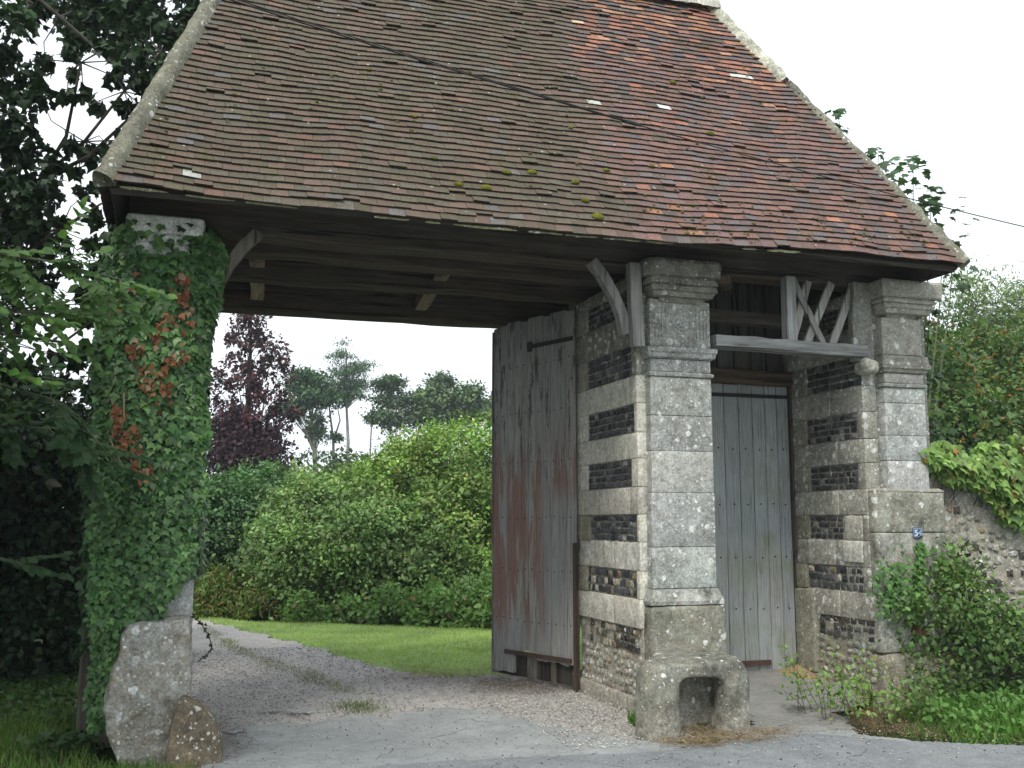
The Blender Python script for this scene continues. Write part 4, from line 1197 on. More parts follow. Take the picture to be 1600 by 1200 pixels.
# overhead cable
def cz(x): return 4.65 - .150 * (x - 3.23) + .0062 * (x - 3.23) ** 2
cab = thing('overhead_cable', 'black cable crossing in front of the roof with a splice halfway', 'cable', (3.23, 6.9, cz(3.23)))
def cable(name, x0, x1, r, dy=0, dz=0, n=60):
    P = [(x0 + (x1 - x0) * i / n, 6.9 + dy, cz(x0 + (x1 - x0) * i / n) + (dz * math.sin(math.pi * i / n))) for i in range(n + 1)]
    V, F = tube_geo(P, r, 6); return link_mesh(name, V, F, M['cable'], cab, np.array((.02, .02, .022)), None, True)
cable('strand', -14, 3.25, .0055); cable('strand', -14, 3.25, .0042, -.015, .018); cable('strand', 3.2, 27, .0045)
V, F = tube_geo([(3.16, 6.9, cz(3.16)), (3.20, 6.895, cz(3.20)), (3.27, 6.895, cz(3.27)), (3.32, 6.9, cz(3.32))], [.01, .016, .016, .008], 8); link_mesh('splice', V, F, M['cable'], cab, np.array((.03, .03, .03)), None, True)
V, F = tube_geo([(4.42, 6.9, cz(4.42) - .02), (4.45, 6.9, cz(4.45) + .025), (4.5, 6.9, cz(4.5) + .005)], .006, 6); link_mesh('cable_tie', V, F, M['cable'], cab, np.array((.03, .03, .03)), None, True)

# garden wall of weathered flints on the right
gw = core('flint_wall', 6.72, 14.0, 7.9, 8.3, -.1, 2.08, M['rubble'], (.4, .38, .33), None, .02)
tag(gw, 'weathered flint garden wall running right from the corner pillar under ivy', 'wall')
rest = MB(); FL['n'] = 0
posW = lambda u, v, n: (u, 7.9 - n, v)
def wmode(u, v):
    if .98 < v < 1.16 and u > 7.2: return 'dark' if random.random() < .5 else 'beige'
    return 'dark' if random.random() < .09 else 'beige'
flint_panel(posW, 6.78, 9.0, .9, 2.0, 13, .092, wmode, gw, rest, 280, .88, .03, M['rubble'])
flint_panel(posW, 9.0, 13.9, 0, 2.0, 22, .1, wmode, gw, rest, 0, .88, .03)
flint_panel(posW, 6.78, 9.0, 0, .9, 10, .095, wmode, gw, rest, 0, .88, .03)
rest.build('flints', M['rubble'], gw, 'stuff')
for i in range(18):
    x0 = 6.72 + i * .4; V, F = rough_box(x0, x0 + .392, 7.85, 8.35, 2.08, 2.16, .02, .1, .014, 5); link_mesh('coping_stone', V, F, M['stone_dark'], gw, np.array(jc((.3, .3, .25))), None, True)
V, F = tube_geo([(6.81, 7.87, 1.92), (6.815, 7.875, 1.5), (6.81, 7.87, 1.0)], .008, 6); link_mesh('conduit', V, F, M['cable'], gw, np.array((.09, .085, .08)), None, True)
mb = MB()
mb.hexa([(6.3, 7.70, .60), (6.40, 7.69, .58), (6.40, 7.76, .58), (6.3, 7.76, .60), (6.3, 7.70, .69), (6.40, 7.69, .68), (6.40, 7.76, .68), (6.3, 7.76, .69)], (.15, .055, .04))
o = mb.build('brick_stub', M['rubble'], pir)

# old gate post stump and a wall behind the left pillar
V, F = rough_box(-.59, -.51, 8.1, 8.18, 0, 1.42, .02, .08, .012, 6)
o = link_mesh('old_post', V, F, M['wood'], None, np.array((.12, .11, .09)), None, True); tag(o, 'weathered wooden post in the shade left of the ivy pillar', 'post')

# sand heap in the doorway
n = 26; V = []; F = []
for i in range(7):
    for k in range(n):
        t = 2 * math.pi * k / n; rr = i / 6
        q = 1 + .25 * noise.noise((math.cos(t) * 1.5, math.sin(t) * 1.5, 3))
        V.append((5.8 + .3 * rr * q * math.cos(t) - .05, 8.75 + .42 * rr * q * math.sin(t), .148 + .1 * (1 - rr) ** 1.3 + .01 * noise.noise((rr * 9, t * 3, 0)) - .05 * rr))
for i in range(6):
    for k in range(n): F.append((i * n + k, (i + 1) * n + k, (i + 1) * n + (k + 1) % n, i * n + (k + 1) % n))
o = link_mesh('sand_heap', V, F, simple_mat('orange_sand', .95, .1, 80, .3, .5), None, np.array((.3, .21, .13)), None, True)
tag(o, 'small heap of orange sand at the foot of the small door', 'sand')

# ------------------------------------------------------------------ leaves and foliage
TM = {
 'oval': ([(0, 0, 0), (.30, .38, .07), (.22, .75, .04), (0, 1, -.08), (-.22, .75, .04), (-.30, .38, .07), ], [(0, 1, 5), (1, 2, 4, 5), (2, 3, 4)]),
 'rhomb': ([(0, 0, 0), (.34, .45, .1), (0, 1, -.1), (-.34, .45, .1)], [(0, 1, 2), (0, 2, 3)]),
 'lance': ([(0, 0, 0), (.15, .4, .04), (0, 1, -.12), (-.15, .4, .04)], [(0, 1, 2), (0, 2, 3)]),
 'ivy': ([(0, .3, .06), (0, 0, 0), (.2, -.12, 0), (.55, .25, -.05), (.24, .5, .01), (0, 1, -.08), (-.24, .5, .01), (-.55, .25, -.05), (-.2, -.12, 0)], [(0, k, k % 8 + 1) for k in range(1, 9)]),
 'lobed': ([(0, .35, .05), (0, 0, 0), (.25, .05, 0), (.6, .1, -.06), (.38, .4, .0), (.62, .62, -.06), (.22, .62, .02), (0, 1.05, -.1), (-.22, .62, .02), (-.62, .62, -.06), (-.38, .4, 0), (-.6, .1, -.06), (-.25, .05, 0)], [(0, k, k % 12 + 1) for k in range(1, 13)]),
 'straw': ([(-.03, 0, 0), (.03, 0, 0), (.035, .5, .02), (-.02, .5, .02), (.02, 1, 0)], [(0, 1, 2), (0, 2, 3), (3, 2, 4)]),
 'blade': ([(-.05, 0, 0), (.05, 0, 0), (.04, .5, .03), (-.04, .5, .03), (0, 1, .22)], [(0, 1, 2), (0, 2, 3), (3, 2, 4)]),
}
def tri_tm(k):
    V, F = TM[k]; T_ = []
    for f in F:
        for i in range(1, len(f) - 1): T_.append((f[0], f[i], f[i + 1]))
    return np.array(V, float), np.array(T_)
def nrmz(a): return a / np.maximum(np.linalg.norm(a, axis=1, keepdims=True), 1e-9)
def leaf_geo(P, D, N, size, tm):
    V0, T0 = tri_tm(tm)
    D = nrmz(D); N = nrmz(N - D * (N * D).sum(1, keepdims=True)); X = np.cross(D, N)
    s = size[:, None, None]
    V = P[:, None] + s * (V0[None, :, 0:1] * X[:, None] + V0[None, :, 1:2] * D[:, None] + V0[None, :, 2:3] * N[:, None])
    F = (T0[None] + (np.arange(len(P)) * len(V0))[:, None, None]).reshape(-1, 3)
    return V.reshape(-1, 3), F, len(V0)
def leaves(name, P, D, N, size, col, tm, mat, parent=None, kind=None, indiv=0, iname='leaf'):
    """one mesh of many leaves; the first `indiv` of them become objects of their own"""
    P, D, N, size, col = map(np.asarray, (P, D, N, size, col))
    if indiv:
        d = np.linalg.norm(P - np.array([0, 0, 1.6]), axis=1) / size
        od = np.argsort(d); k = od[:indiv]
        for i in k:
            V, F, n = leaf_geo(P[i:i + 1], D[i:i + 1], N[i:i + 1], size[i:i + 1], tm)
            link_mesh(iname, V, F, mat, parent, col[i])
        r = od[indiv:]; P, D, N, size, col = P[r], D[r], N[r], size[r], col[r]
    if len(P) == 0: return None
    V, F, n = leaf_geo(P, D, N, size, tm)
    return link_mesh(name, V, F, mat, parent, np.repeat(col, n, 0), kind)
def rdir(n): return nrmz(rng.normal(size=(n, 3)))

def lcol(n, base, var=.3, alt=None, altp=0):
    base = np.array(base)
    c = base[None] * rng.uniform(1 - var, 1 + var, (n, 1)) * rng.uniform(.92, 1.08, (n, 3))
    if alt is not None:
        k = rng.random(n) < altp; c[k] = np.array(alt)[None] * rng.uniform(.8, 1.2, (k.sum(), 1))
    return c

def clumps(lobes, n, shell=.22, inner=.15):
    """points on the outside of a union of ellipsoids (cx,cy,cz,rx,ry,rz)"""
    Lb = np.array(lobes, float); area = (Lb[:, 3] * Lb[:, 5] + Lb[:, 3] * Lb[:, 4] + Lb[:, 4] * Lb[:, 5]); pr = area / area.sum()
    P = []; O = []
    while len(P) < n:
        k = rng.choice(len(Lb), p=pr); d = rdir(1)[0]
        if d[2] < -.35 and rng.random() < .7: continue
        t = 1 - abs(rng.normal()) * shell
        if t < .1: continue
        p = Lb[k, :3] + d * Lb[k, 3:] * t
        q = (((p - Lb[:, :3]) / Lb[:, 3:]) ** 2).sum(1); q[k] = 9
        if q.min() < .75 and rng.random() > inner: continue
        if p[2] < .03: continue
        P.append(p); O.append(nrmz((d / Lb[k, 3:])[None])[0])
    return np.array(P), np.array(O)

def foliage(name, lobes, nclump, per, cr, size, base, tm, mat, parent, shell=.22, var=.3, alt=None, altp=0, cvar=.42, up=.5, outw=.6, droop=.3, szz=.8, inner=.15, kind=None):
    P, O = clumps(lobes, nclump, shell, inner)
    n = nclump * per
    cc = np.repeat(P, per, 0) + rng.normal(size=(n, 3)) * np.array([cr, cr, cr * szz]) * .55
    OO = np.repeat(O, per, 0)
    N = OO * outw + rdir(n) * .6 + np.array([0, 0, up])
    D = rdir(n) + OO * .5 - np.array([0, 0, droop])
    sz = size * rng.uniform(.5, 1.5, n)
    col = lcol(n, base, var, alt, altp) * np.repeat(rng.uniform(1 - cvar, 1 + cvar, nclump), per)[:, None]
    cc[:, 2] = np.maximum(cc[:, 2], .01)
    tint = np.where(rng.random((nclump, 1)) < .3, np.array([[1.3, 1.12, 1.25]]), np.array([[.93, .97, .95]])); col = col * np.repeat(tint, per, 0)
    return leaves(name, cc, D, N, sz, col, tm, mat, parent, kind), P

def limbs(name, base, top, targets, r0, parent, mat, col, nl=20, nseg=6, wig=.12, lean=0, start=.3, lk=.3):
    """trunk from base to top, with limbs bending out to some of the crown points"""
    mb = MB(); base = Vector(base); top = Vector(top); sd = random.random() * 30
    tp = [base.lerp(top, i / nseg) + Vector((noise.noise((i * .6 + sd, 0, 0)), noise.noise((i * .6 + sd, 3, 0)), 0)) * wig * (i > 0) for i in range(nseg + 1)]
    mb.tube(tp, [r0 * (1 - .78 * i / nseg) for i in range(nseg + 1)], 8, col)
    T_ = list(targets); random.shuffle(T_)
    for t in T_[:nl]:
        t = Vector(t); h = max(start, min(.96, ((t.z - base.z) / max(.1, top.z - base.z)) - random.uniform(.1, .35)))
        i = min(nseg - 1, int(h * nseg)); f = h * nseg - i; s = tp[i].lerp(tp[i + 1], f)
        r = r0 * (1 - .78 * h) * lk * random.uniform(.7, 1.3)
        m1 = s.lerp(t, .35) + Vector((random.uniform(-1, 1), random.uniform(-1, 1), random.uniform(-.2, .9))) * (t - s).length * .08
        m2 = s.lerp(t, .7) + Vector((random.uniform(-1, 1), random.uniform(-1, 1), random.uniform(-.2, .9))) * (t - s).length * .08
        mb.tube([s, m1, m2, t], [r, r * .7, r * .45, r * .18], 5, col)
    return mb.build(name, mat, parent)

BARK = (.16, .15, .13); DBARK = (.07, .062, .052)

# ---- garden: shrubs behind the drive
def shrub(name, label, cat, lobes, nc, per, cr, size, base, tm='rhomb', group=None, alt=None, altp=0, mat='leaf', core_=True, **kw):
    l0 = lobes[0]
    if kw.pop('bil', True):
        extra = []
        for a in lobes:
            for _ in range(9):
                d = rdir(1)[0]; d[2] = abs(d[2]) * .9 - .15; q = rng.uniform(.22, .42)
                extra.append((a[0] + d[0] * a[3] * .86, a[1] + d[1] * a[4] * .86, max(.25, a[2] + d[2] * a[5] * .86), a[3] * q, a[4] * q, a[5] * q))
        lobes = list(lobes) + extra; nc = int(nc * 1.45); per = int(per * .8); cr = cr * .72
    t = thing(name, label, cat, (l0[0], l0[1], 0), group)
    o, P = foliage('foliage', lobes, nc, per, cr, size, base, tm, M[mat], t, alt=alt, altp=altp, **kw)
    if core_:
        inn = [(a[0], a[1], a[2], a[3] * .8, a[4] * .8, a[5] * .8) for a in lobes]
        foliage('inner_foliage', inn, nc // 3, per // 3, cr * 1.5, size * 1.9, tuple(c * .75 for c in base), 'rhomb', M['leaf_shade'], t)  # inner leaves darkened: shade inside the bush put into their colour
    limbs('stems', (l0[0], l0[1], 0), (l0[0], l0[1], l0[2]), [tuple(p) for p in P[:40]], .05, t, M['bark'], DBARK, 26, start=.05, lk=.5)
    return t
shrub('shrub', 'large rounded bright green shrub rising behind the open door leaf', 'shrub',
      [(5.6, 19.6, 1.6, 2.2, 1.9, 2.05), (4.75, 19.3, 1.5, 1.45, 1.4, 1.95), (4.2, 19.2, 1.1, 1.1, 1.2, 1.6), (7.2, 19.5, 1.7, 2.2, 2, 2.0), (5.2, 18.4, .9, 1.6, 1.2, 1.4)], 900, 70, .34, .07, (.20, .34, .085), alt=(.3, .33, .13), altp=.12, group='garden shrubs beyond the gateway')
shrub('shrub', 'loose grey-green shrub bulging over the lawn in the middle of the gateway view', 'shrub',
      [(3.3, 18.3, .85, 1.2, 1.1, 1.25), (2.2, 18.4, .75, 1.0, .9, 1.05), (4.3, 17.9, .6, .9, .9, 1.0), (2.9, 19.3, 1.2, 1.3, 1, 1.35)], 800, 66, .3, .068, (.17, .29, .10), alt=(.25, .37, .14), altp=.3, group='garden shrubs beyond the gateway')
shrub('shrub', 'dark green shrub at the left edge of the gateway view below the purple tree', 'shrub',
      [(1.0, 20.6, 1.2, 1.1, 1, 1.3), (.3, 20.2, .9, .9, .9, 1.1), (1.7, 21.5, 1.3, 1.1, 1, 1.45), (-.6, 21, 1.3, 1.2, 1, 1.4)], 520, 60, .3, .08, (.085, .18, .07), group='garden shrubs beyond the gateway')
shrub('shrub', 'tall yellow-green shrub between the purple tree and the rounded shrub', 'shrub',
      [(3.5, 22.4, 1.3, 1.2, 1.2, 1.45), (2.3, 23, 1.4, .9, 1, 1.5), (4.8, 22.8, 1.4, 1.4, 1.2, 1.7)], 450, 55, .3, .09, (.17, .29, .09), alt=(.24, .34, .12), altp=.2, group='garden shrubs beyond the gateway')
def weeds(name, label, cat, lobes, n, size, base, tm, alt=None, altp=0, kind='stuff', mat='leaf'):
    P, O = clumps(lobes, n, .5, .6)
    D = rdir(n) * .9 + np.array([0, 0, .25]); N = rdir(n) * .7 + O * .5 + np.array([0, 0, .4])
    P = P + rng.normal(size=(n, 3)) * np.array([.08, .08, .07]); P[:, 2] = np.maximum(P[:, 2] + .12 * np.sin(P[:, 0] * 7) * np.sin(P[:, 0] * 3.1 + 1), .02)
    o = leaves(name, P, D, N, size * rng.uniform(.6, 1.4, n), lcol(n, base, .3, alt, altp), tm, M[mat], None, kind)
    tag(o, label, cat); return o
weeds('nettles', 'bank of nettles and brambles at the foot of the shrubs near the door', 'nettles',
      [(4.3, 15.9, .15, .7, .6, .55), (5.4, 15.6, .2, 1.0, .7, .95), (3.5, 16.6, .12, .5, .4, .38), (2.8, 17.0, .1, .5, .3, .3), (4.9, 15.2, .1, .5, .4, .42), (6.2, 15.4, .2, .8, .6, 1.05), (3.9, 16.0, .1, .4, .4, .5), (2.1, 17.1, .1, .4, .3, .3)], 16000, .085, (.16, .29, .09), 'rhomb', (.2, .13, .07), .05)
weeds('tall_weeds', 'rank yellowing and reddish weeds by the drive at the left of the gateway view', 'weeds',
      [(.8, 18.6, .1, .7, .5, .75), (1.6, 18.0, .1, .6, .4, .6), (.1, 19, .1, .6, .5, .7)], 12000, .1, (.12, .2, .05), 'lance', (.26, .16, .08), .16)

# ---- copper beech
t = thing('purple_tree', 'tall purple-leaved tree rising behind the shrubs', 'tree', (2.1, 32, 0))
lb = [(2.1, 32, 5.6, 1.15, 1.2, 1.7), (2.0, 32, 7.4, .75, .8, 1.3), (1.5, 32, 4.6, 1.0, 1.1, 1.3), (2.75, 32, 6.2, .65, .8, 1.1), (3.3, 32, 4.7, .35, .5, .6), (2.1, 32, 3.6, 1.4, 1.3, 1.2), (2.9, 31.5, 4.9, .5, .5, .4)]
foliage('crown', lb[:5] + lb[6:], 190, 34, .2, .12, (.05, .022, .032), 'rhomb', M['leaf_shade'], t, shell=.5, inner=.6, alt=(.1, .035, .04), altp=.3)
foliage('crown', lb[5:6], 150, 55, .35, .13, (.04, .016, .026), 'rhomb', M['leaf_shade'], t, shell=.4, inner=.6)
P, O = clumps(lb, 60, .5, .6)
limbs('trunk', (2.1, 32, 0), (2.05, 32, 8), [tuple(p) for p in P], .16, t, M['bark'], (.05, .04, .038), 60, lk=.25)

# ---- far trees on the skyline
def sky_tree(label, base, top, lobes, nc, per, cr, size, col, r0, nl=30, tm='rhomb', bark=(.22, .2, .17), start=.55, name='tree', wig=.5):
    t = thing(name, label, 'tree', base, 'trees on the skyline beyond the garden'); nc = int(nc * (1.1 if tm == 'lance' else 1.35)); cr *= 1.15; col = tuple(a_ * b_ for a_, b_ in zip(col, (1.5, 1.45, 1.7))); nl = int(nl * 1.6); szz_ = .35 if tm == 'lance' else .6  # crown colours made paler and bluer, distance haze put into the leaf colour
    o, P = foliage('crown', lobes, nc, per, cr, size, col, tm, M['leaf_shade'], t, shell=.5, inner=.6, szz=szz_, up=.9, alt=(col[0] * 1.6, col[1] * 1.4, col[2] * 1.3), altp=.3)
    limbs('trunk', base, top, [tuple(p) for p in P[:80]], r0, t, M['bark'], bark, nl, start=start, wig=wig, lk=.4)
    return t
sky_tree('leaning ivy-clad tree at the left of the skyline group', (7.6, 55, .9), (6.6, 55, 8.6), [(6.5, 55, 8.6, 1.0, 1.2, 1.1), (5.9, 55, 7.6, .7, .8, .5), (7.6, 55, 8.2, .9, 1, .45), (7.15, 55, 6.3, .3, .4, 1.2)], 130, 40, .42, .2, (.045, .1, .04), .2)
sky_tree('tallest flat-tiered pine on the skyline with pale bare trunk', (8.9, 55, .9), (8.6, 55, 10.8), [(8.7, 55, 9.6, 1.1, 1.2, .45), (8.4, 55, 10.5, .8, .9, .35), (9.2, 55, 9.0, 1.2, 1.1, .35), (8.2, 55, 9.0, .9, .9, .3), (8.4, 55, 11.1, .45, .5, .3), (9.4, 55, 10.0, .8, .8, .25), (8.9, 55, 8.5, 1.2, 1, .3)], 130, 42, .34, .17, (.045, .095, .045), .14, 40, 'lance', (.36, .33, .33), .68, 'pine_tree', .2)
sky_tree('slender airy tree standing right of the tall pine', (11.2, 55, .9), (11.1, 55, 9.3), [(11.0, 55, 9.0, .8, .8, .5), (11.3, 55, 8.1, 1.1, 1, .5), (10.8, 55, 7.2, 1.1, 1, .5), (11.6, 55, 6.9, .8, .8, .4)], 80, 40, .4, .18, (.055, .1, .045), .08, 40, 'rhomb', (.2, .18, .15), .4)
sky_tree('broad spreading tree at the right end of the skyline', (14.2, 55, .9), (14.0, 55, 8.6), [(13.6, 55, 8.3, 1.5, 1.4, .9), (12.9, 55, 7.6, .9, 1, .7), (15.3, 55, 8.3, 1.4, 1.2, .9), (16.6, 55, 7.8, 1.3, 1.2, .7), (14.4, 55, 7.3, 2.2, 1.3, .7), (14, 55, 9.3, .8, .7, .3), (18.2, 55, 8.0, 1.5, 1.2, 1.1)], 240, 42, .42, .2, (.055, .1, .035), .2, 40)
for x, h, r, lean, lb_ in ((8.25, 7.7, .09, -.5, 'dead forked trunk with an ivy tuft left of the tall pine'), (9.95, 8.0, .05, .15, 'thin bare pole-like trunk right of the tall pine')):
    t = thing('bare_trunk', lb_, 'tree trunk', (x, 55, .9)); mb = MB()
    mb.tube([(x, 55, .9), (x + lean * .3, 55, 4), (x + lean * .5, 55, 6), (x + lean, 55, h)], [r * 1.2, r, r * .8, r * .5], 6, (.2, .18, .17)); mb.build('trunk', M['bark'], t)
    if r > .06:
        mb = MB(); mb.tube([(x - .2, 55, 6), (x + .1, 55, 7), (x - .1, 55, 7.9)], [.06, .04, .02], 5, (.2, .18, .17)); mb.build('limb', M['bark'], t)
        foliage('ivy_tuft', [(x - .2, 55, 6.0, .35, .3, .25)], 12, 30, .2, .15, (.045, .09, .035), 'rhomb', M['leaf_shade'], t, kind='stuff')
# bushes along the foot of the skyline
t = shrub('hedge', 'far green hedge along the skyline below the pines', 'hedge', [(6 + 2.0 * i, 48 + (i % 3), 2.6, 1.8, 1.5, 2.0 + .35 * math.sin(i * 1.9)) for i in range(9)] + [(-3 + 2.1 * i, 47, 2.2, 1.9, 1.5, 2.2) for i in range(4)], 420, 40, .6, .22, (.06, .12, .035), core_=False)

# ---- trees behind the right-hand wall
t = thing('leafy_tree', 'green tree tinged orange behind the garden wall', 'tree', (12.6, 14.5, 0))
lb = [(10.8, 13.2, 2.9, 1.7, 1.5, 1.6), (12.6, 14.5, 3.4, 2.2, 1.8, 1.7), (10.2, 12.2, 2.2, 1.4, 1.2, 1.5), (12.6, 12.4, 2.2, 2.4, 1.5, 1.7), (15, 14, 3.2, 2.2, 1.8, 2.0), (9.2, 12.8, 2.0, 1.0, 1, 1.2)]
_, P = foliage('crown', lb, 900, 62, .34, .085, (.075, .145, .035), 'rhomb', M['leaf'], t, alt=(.3, .17, .05), altp=.06, cvar=.35)
foliage('inner_foliage', [(a[0], a[1], a[2], a[3] * .75, a[4] * .75, a[5] * .75) for a in lb], 250, 25, .5, .16, (.05, .09, .03), 'rhomb', M['leaf_shade'], t)  # darker inner leaves, shade within the crown painted in
foliage('orange_sprays', [(11.6, 12.6, 3.1, .9, .7, .7), (12.3, 12.3, 2.7, .8, .6, .7)], 40, 30, .2, .09, (.3, .17, .05), 'lance', M['leaf'], t)
limbs('trunk', (12.6, 14.5, 0), (12.4, 14.4, 4), [tuple(p) for p in P[:90]], .15, t, M['bark'], DBARK, 60, start=.15, lk=.3)
t = thing('willow_tree', 'pale feathery tree fading into the sky at the right edge', 'tree', (18.2, 19.5, 0))
lb = [(17.6, 19.5, 5.3, 1.3, 1.2, 1.6), (18.7, 19.5, 6.3, 1.4, 1.2, 1.7), (17.0, 19, 4.2, 1.3, 1.1, 1.2), (20, 20, 5.5, 1.8, 1.3, 2.2), (15.8, 18.5, 4.3, .9, .9, .8)]
_, P = foliage('crown', lb, 330, 60, .35, .13, (.12, .19, .075), 'lance', M['leaf'], t, shell=.5, inner=.6, alt=(.2, .27, .12), altp=.3)
limbs('trunk', (18.2, 19.5, 0), (18, 19.5, 6.8), [tuple(p) for p in P[:90]], .16, t, M['bark'], BARK, 60, start=.3, lk=.25)
# tall ivy-leaved bush dark and low, right behind the wall
shrub('shrub', 'dark evergreen bush close behind the ivied wall', 'shrub', [(9.2, 10.2, 1.2, 1.4, .8, 1.35), (11, 10, 1.2, 1.6, .8, 1.2), (12.8, 10, 1.2, 1.4, .8, 1.3), (8.0, 9.7, 1.2, .8, .6, 1.5)], 420, 55, .28, .075, (.05, .1, .035))

# ---- sycamore shoots standing behind the right hip
t = thing('sycamore_sapling', 'large-leaved sapling whose shoots rise behind the right edge of the roof', 'sapling', (9.0, 11.2, 0))
Pp = []; Dd = []; mb = MB()
for (x, z, n, spread) in ((8.16, 7.06, 8, .12), (8.78, 6.55, 10, .15), (9.35, 6.55, 14, .26), (9.62, 6.05, 16, .28), (9.3, 5.85, 14, .26), (9.78, 5.45, 7, .16), (9.0, 5.9, 8, .18), (9.95, 5.35, 4, .1), (9.35, 5.4, 10, .2)):
    b0 = Vector((9.0, 11.2, 0)).lerp(Vector((x, 11.0, z)), .45)
    pts = [Vector((9.0, 11.2, 0)), b0, Vector((x + (9.0 - x) * .15, 11.0, z - .9)), Vector((x, 11.0, z))]
    mb.tube(pts, [.03, .018, .008, .003], 5, (.12, .14, .07))
    for i in range(int(n * 3.2)):
        f = rng.uniform(0, 1) ** 1.1; q = Vector((x, 11, z - .62 * f)) + Vector((rng.normal(), rng.normal(), rng.normal() * .4)) * spread * (.35 + .8 * f)
        Pp.append(q); dd = (q - Vector((x, 11, z - .62 * f))); dd.z -= .12; Dd.append(dd + Vector(rng.normal(size=3) * .05))
mb.build('stem', M['bark'], t)
n = len(Pp); Pp = np.array([tuple(p) for p in Pp]); Dd = np.array([tuple(p) for p in Dd])
leaves('leaves', Pp, Dd, rdir(n) * .35 + np.array([0, -.2, 1]), rng.uniform(.09, .16, n), lcol(n, (.05, .105, .045), .3), 'lobed', M['leaf'], t, indiv=n)
# creeper hanging beside the right pillar
t = thing('creeper', 'dark broad-leaved creeper hanging along the right side of the corner pillar', 'creeper', (7.25, 8.35, 0))
n = 230; z = rng.uniform(2.1, 4.05, n); x = 7.02 + .05 * (z - 2.1) + np.abs(rng.normal(size=n)) * (.10 + .05 * np.sin(z * 5)); y = 8.45 + rng.normal(size=n) * .12
Pp = np.stack([x, y, z], 1); Dd = np.array([.7, -.2, -.35]) + rdir(n) * .45
leaves('leaves', Pp, Dd, rdir(n) * .4 + np.array([0, -.5, .8]), rng.uniform(.06, .12, n), lcol(n, (.04, .09, .03), .3, (.12, .2, .05), .15), 'lobed', M['leaf'], t, indiv=n)
mb = MB()
for k in range(4):
    V, F = tube_geo([(7.1 + k * .03, 8.5, 0), (7.15 - k * .03, 8.5, 1.5), (7.05 + k * .05, 8.47, 3), (7.2 + k * .04, 8.45, 4.0)], [.015, .012, .008, .004], 5); link_mesh('stem', V, F, M['bark'], t, np.array(DBARK))

# ---- ivy over the garden wall
t = thing('ivy', 'bright yellow-green ivy spilling over the top of the flint wall', 'ivy', (8.0, 7.85, 0))
def ivywall(n, ymin):
    P = []
    while len(P) < n:
        x = rng.uniform(6.5, 13.5) if rng.random() < .45 else rng.uniform(6.6, 8.6)
        lo = np.interp(x, [6.45, 6.75, 7.05, 7.35, 7.7, 9, 14], [2.16, 2.06, 1.90, 1.72, 1.52, 1.3, 1.4]) + .05 * math.sin(x * 9) ; hi = np.interp(x, [6.45, 6.75, 7.1, 7.7, 9, 14], [2.26, 2.34, 2.24, 2.42, 2.5, 2.5]) + .04 * math.sin(x * 13)
        z = rng.uniform(lo, hi)
        if z < lo + .12 and rng.random() < .3: continue
        th = .1 + .1 * math.sin(3.14 * (z - lo) / (hi - lo))
        P.append((x, ymin - rng.uniform(.02, th) + (.3 * max(0, (z - 2.15)) * rng.random() * 3), z))
    return np.array(P)
P = ivywall(3300, 7.86); n = len(P)
N = np.array([0, -1, .45]) + rdir(n) * .5; D = np.array([0, -.25, -1]) + rdir(n) * .75
leaves('leaves', P, D, N, rng.uniform(.05, .1, n), lcol(n, (.17, .29, .065), .4, (.40, .2, .07), .025), 'ivy', M['ivy_leaf'], t, 'stuff', indiv=300)
mb = MB()
for i in range(30):
    x = rng.uniform(6.7, 9); z0 = 2.2; mb.tube([(x, 7.84, z0), (x + .1, 7.83, 2.0), (x + rng.uniform(-.2, .3), 7.85, 1.75)], [.008, .006, .003], 4, DBARK)
mb.build('stem', M['bark'], t)

# ---- shrub scrambling up the corner pillar and wall
t = thing('scrambling_shrub', 'dense green shrub scrambling against the corner pillar and flint wall', 'shrub', (6.7, 7.4, 0))
lb = [(6.85, 7.45, .42, .5, .34, .52), (7.35, 7.5, .42, .45, .3, .46), (6.45, 7.4, .65, .35, .28, .45), (6.62, 7.62, 1.1, .17, .16, .36), (7.75, 7.5, .4, .45, .3, .45), (6.2, 7.5, .85, .2, .15, .17), (6.85, 7.6, .95, .16, .15, .28), (8.3, 7.5, .45, .6, .35, .5), (6.5, 7.5, .3, .35, .3, .3)]
_, P = foliage('foliage', lb, 270, 34, .17, .046, (.10, .19, .055), 'oval', M['leaf'], t, alt=(.14, .22, .06), altp=.2, cvar=.35, shell=.35)
foliage('inner_foliage', [(a[0], a[1], a[2], a[3] * .75, a[4] * .75, a[5] * .75) for a in lb], 40, 16, .2, .07, (.045, .08, .03), 'rhomb', M['leaf_shade'], t)  # inner leaves carry the shrub's inner shade as a darker colour
limbs('stems', (6.8, 7.5, 0), (6.8, 7.55, 1.0), [tuple(p) for p in P[:60]], .02, t, M['bark'], DBARK, 50, start=.05, lk=.4)
t = thing('ivy', 'small tongue of ivy climbing below the blue number plate', 'ivy', (6.38, 7.72, 0))
n = 330; z = rng.uniform(.7, 1.42, n); x = 6.40 - .14 * (1.4 - z) + rng.normal(size=n) * .035 * (1.9 - z); P = np.stack([x, 7.73 - rng.uniform(0, .05, n), z], 1)
leaves('leaves', P, np.array([0, -.3, -1]) + rdir(n) * .6, np.array([0, -1, .4]) + rdir(n) * .5, rng.uniform(.035, .055, n), lcol(n, (.07, .16, .04), .3), 'ivy', M['ivy_leaf'], t, indiv=120)
n = 260; P = np.stack([5.98 + rng.normal(size=n) * .1, 7.66 - rng.uniform(0, .08, n), .95 + rng.normal(size=n) * .09], 1); P[::2, 2] += .2; P[::2, 0] += .08
leaves('leaves', P, np.array([0, -.3, -1]) + rdir(n) * .6, np.array([0, -1, .4]) + rdir(n) * .5, rng.uniform(.035, .055, n), lcol(n, (.07, .16, .04), .3), 'ivy', M['ivy_leaf'], t, 'stuff')

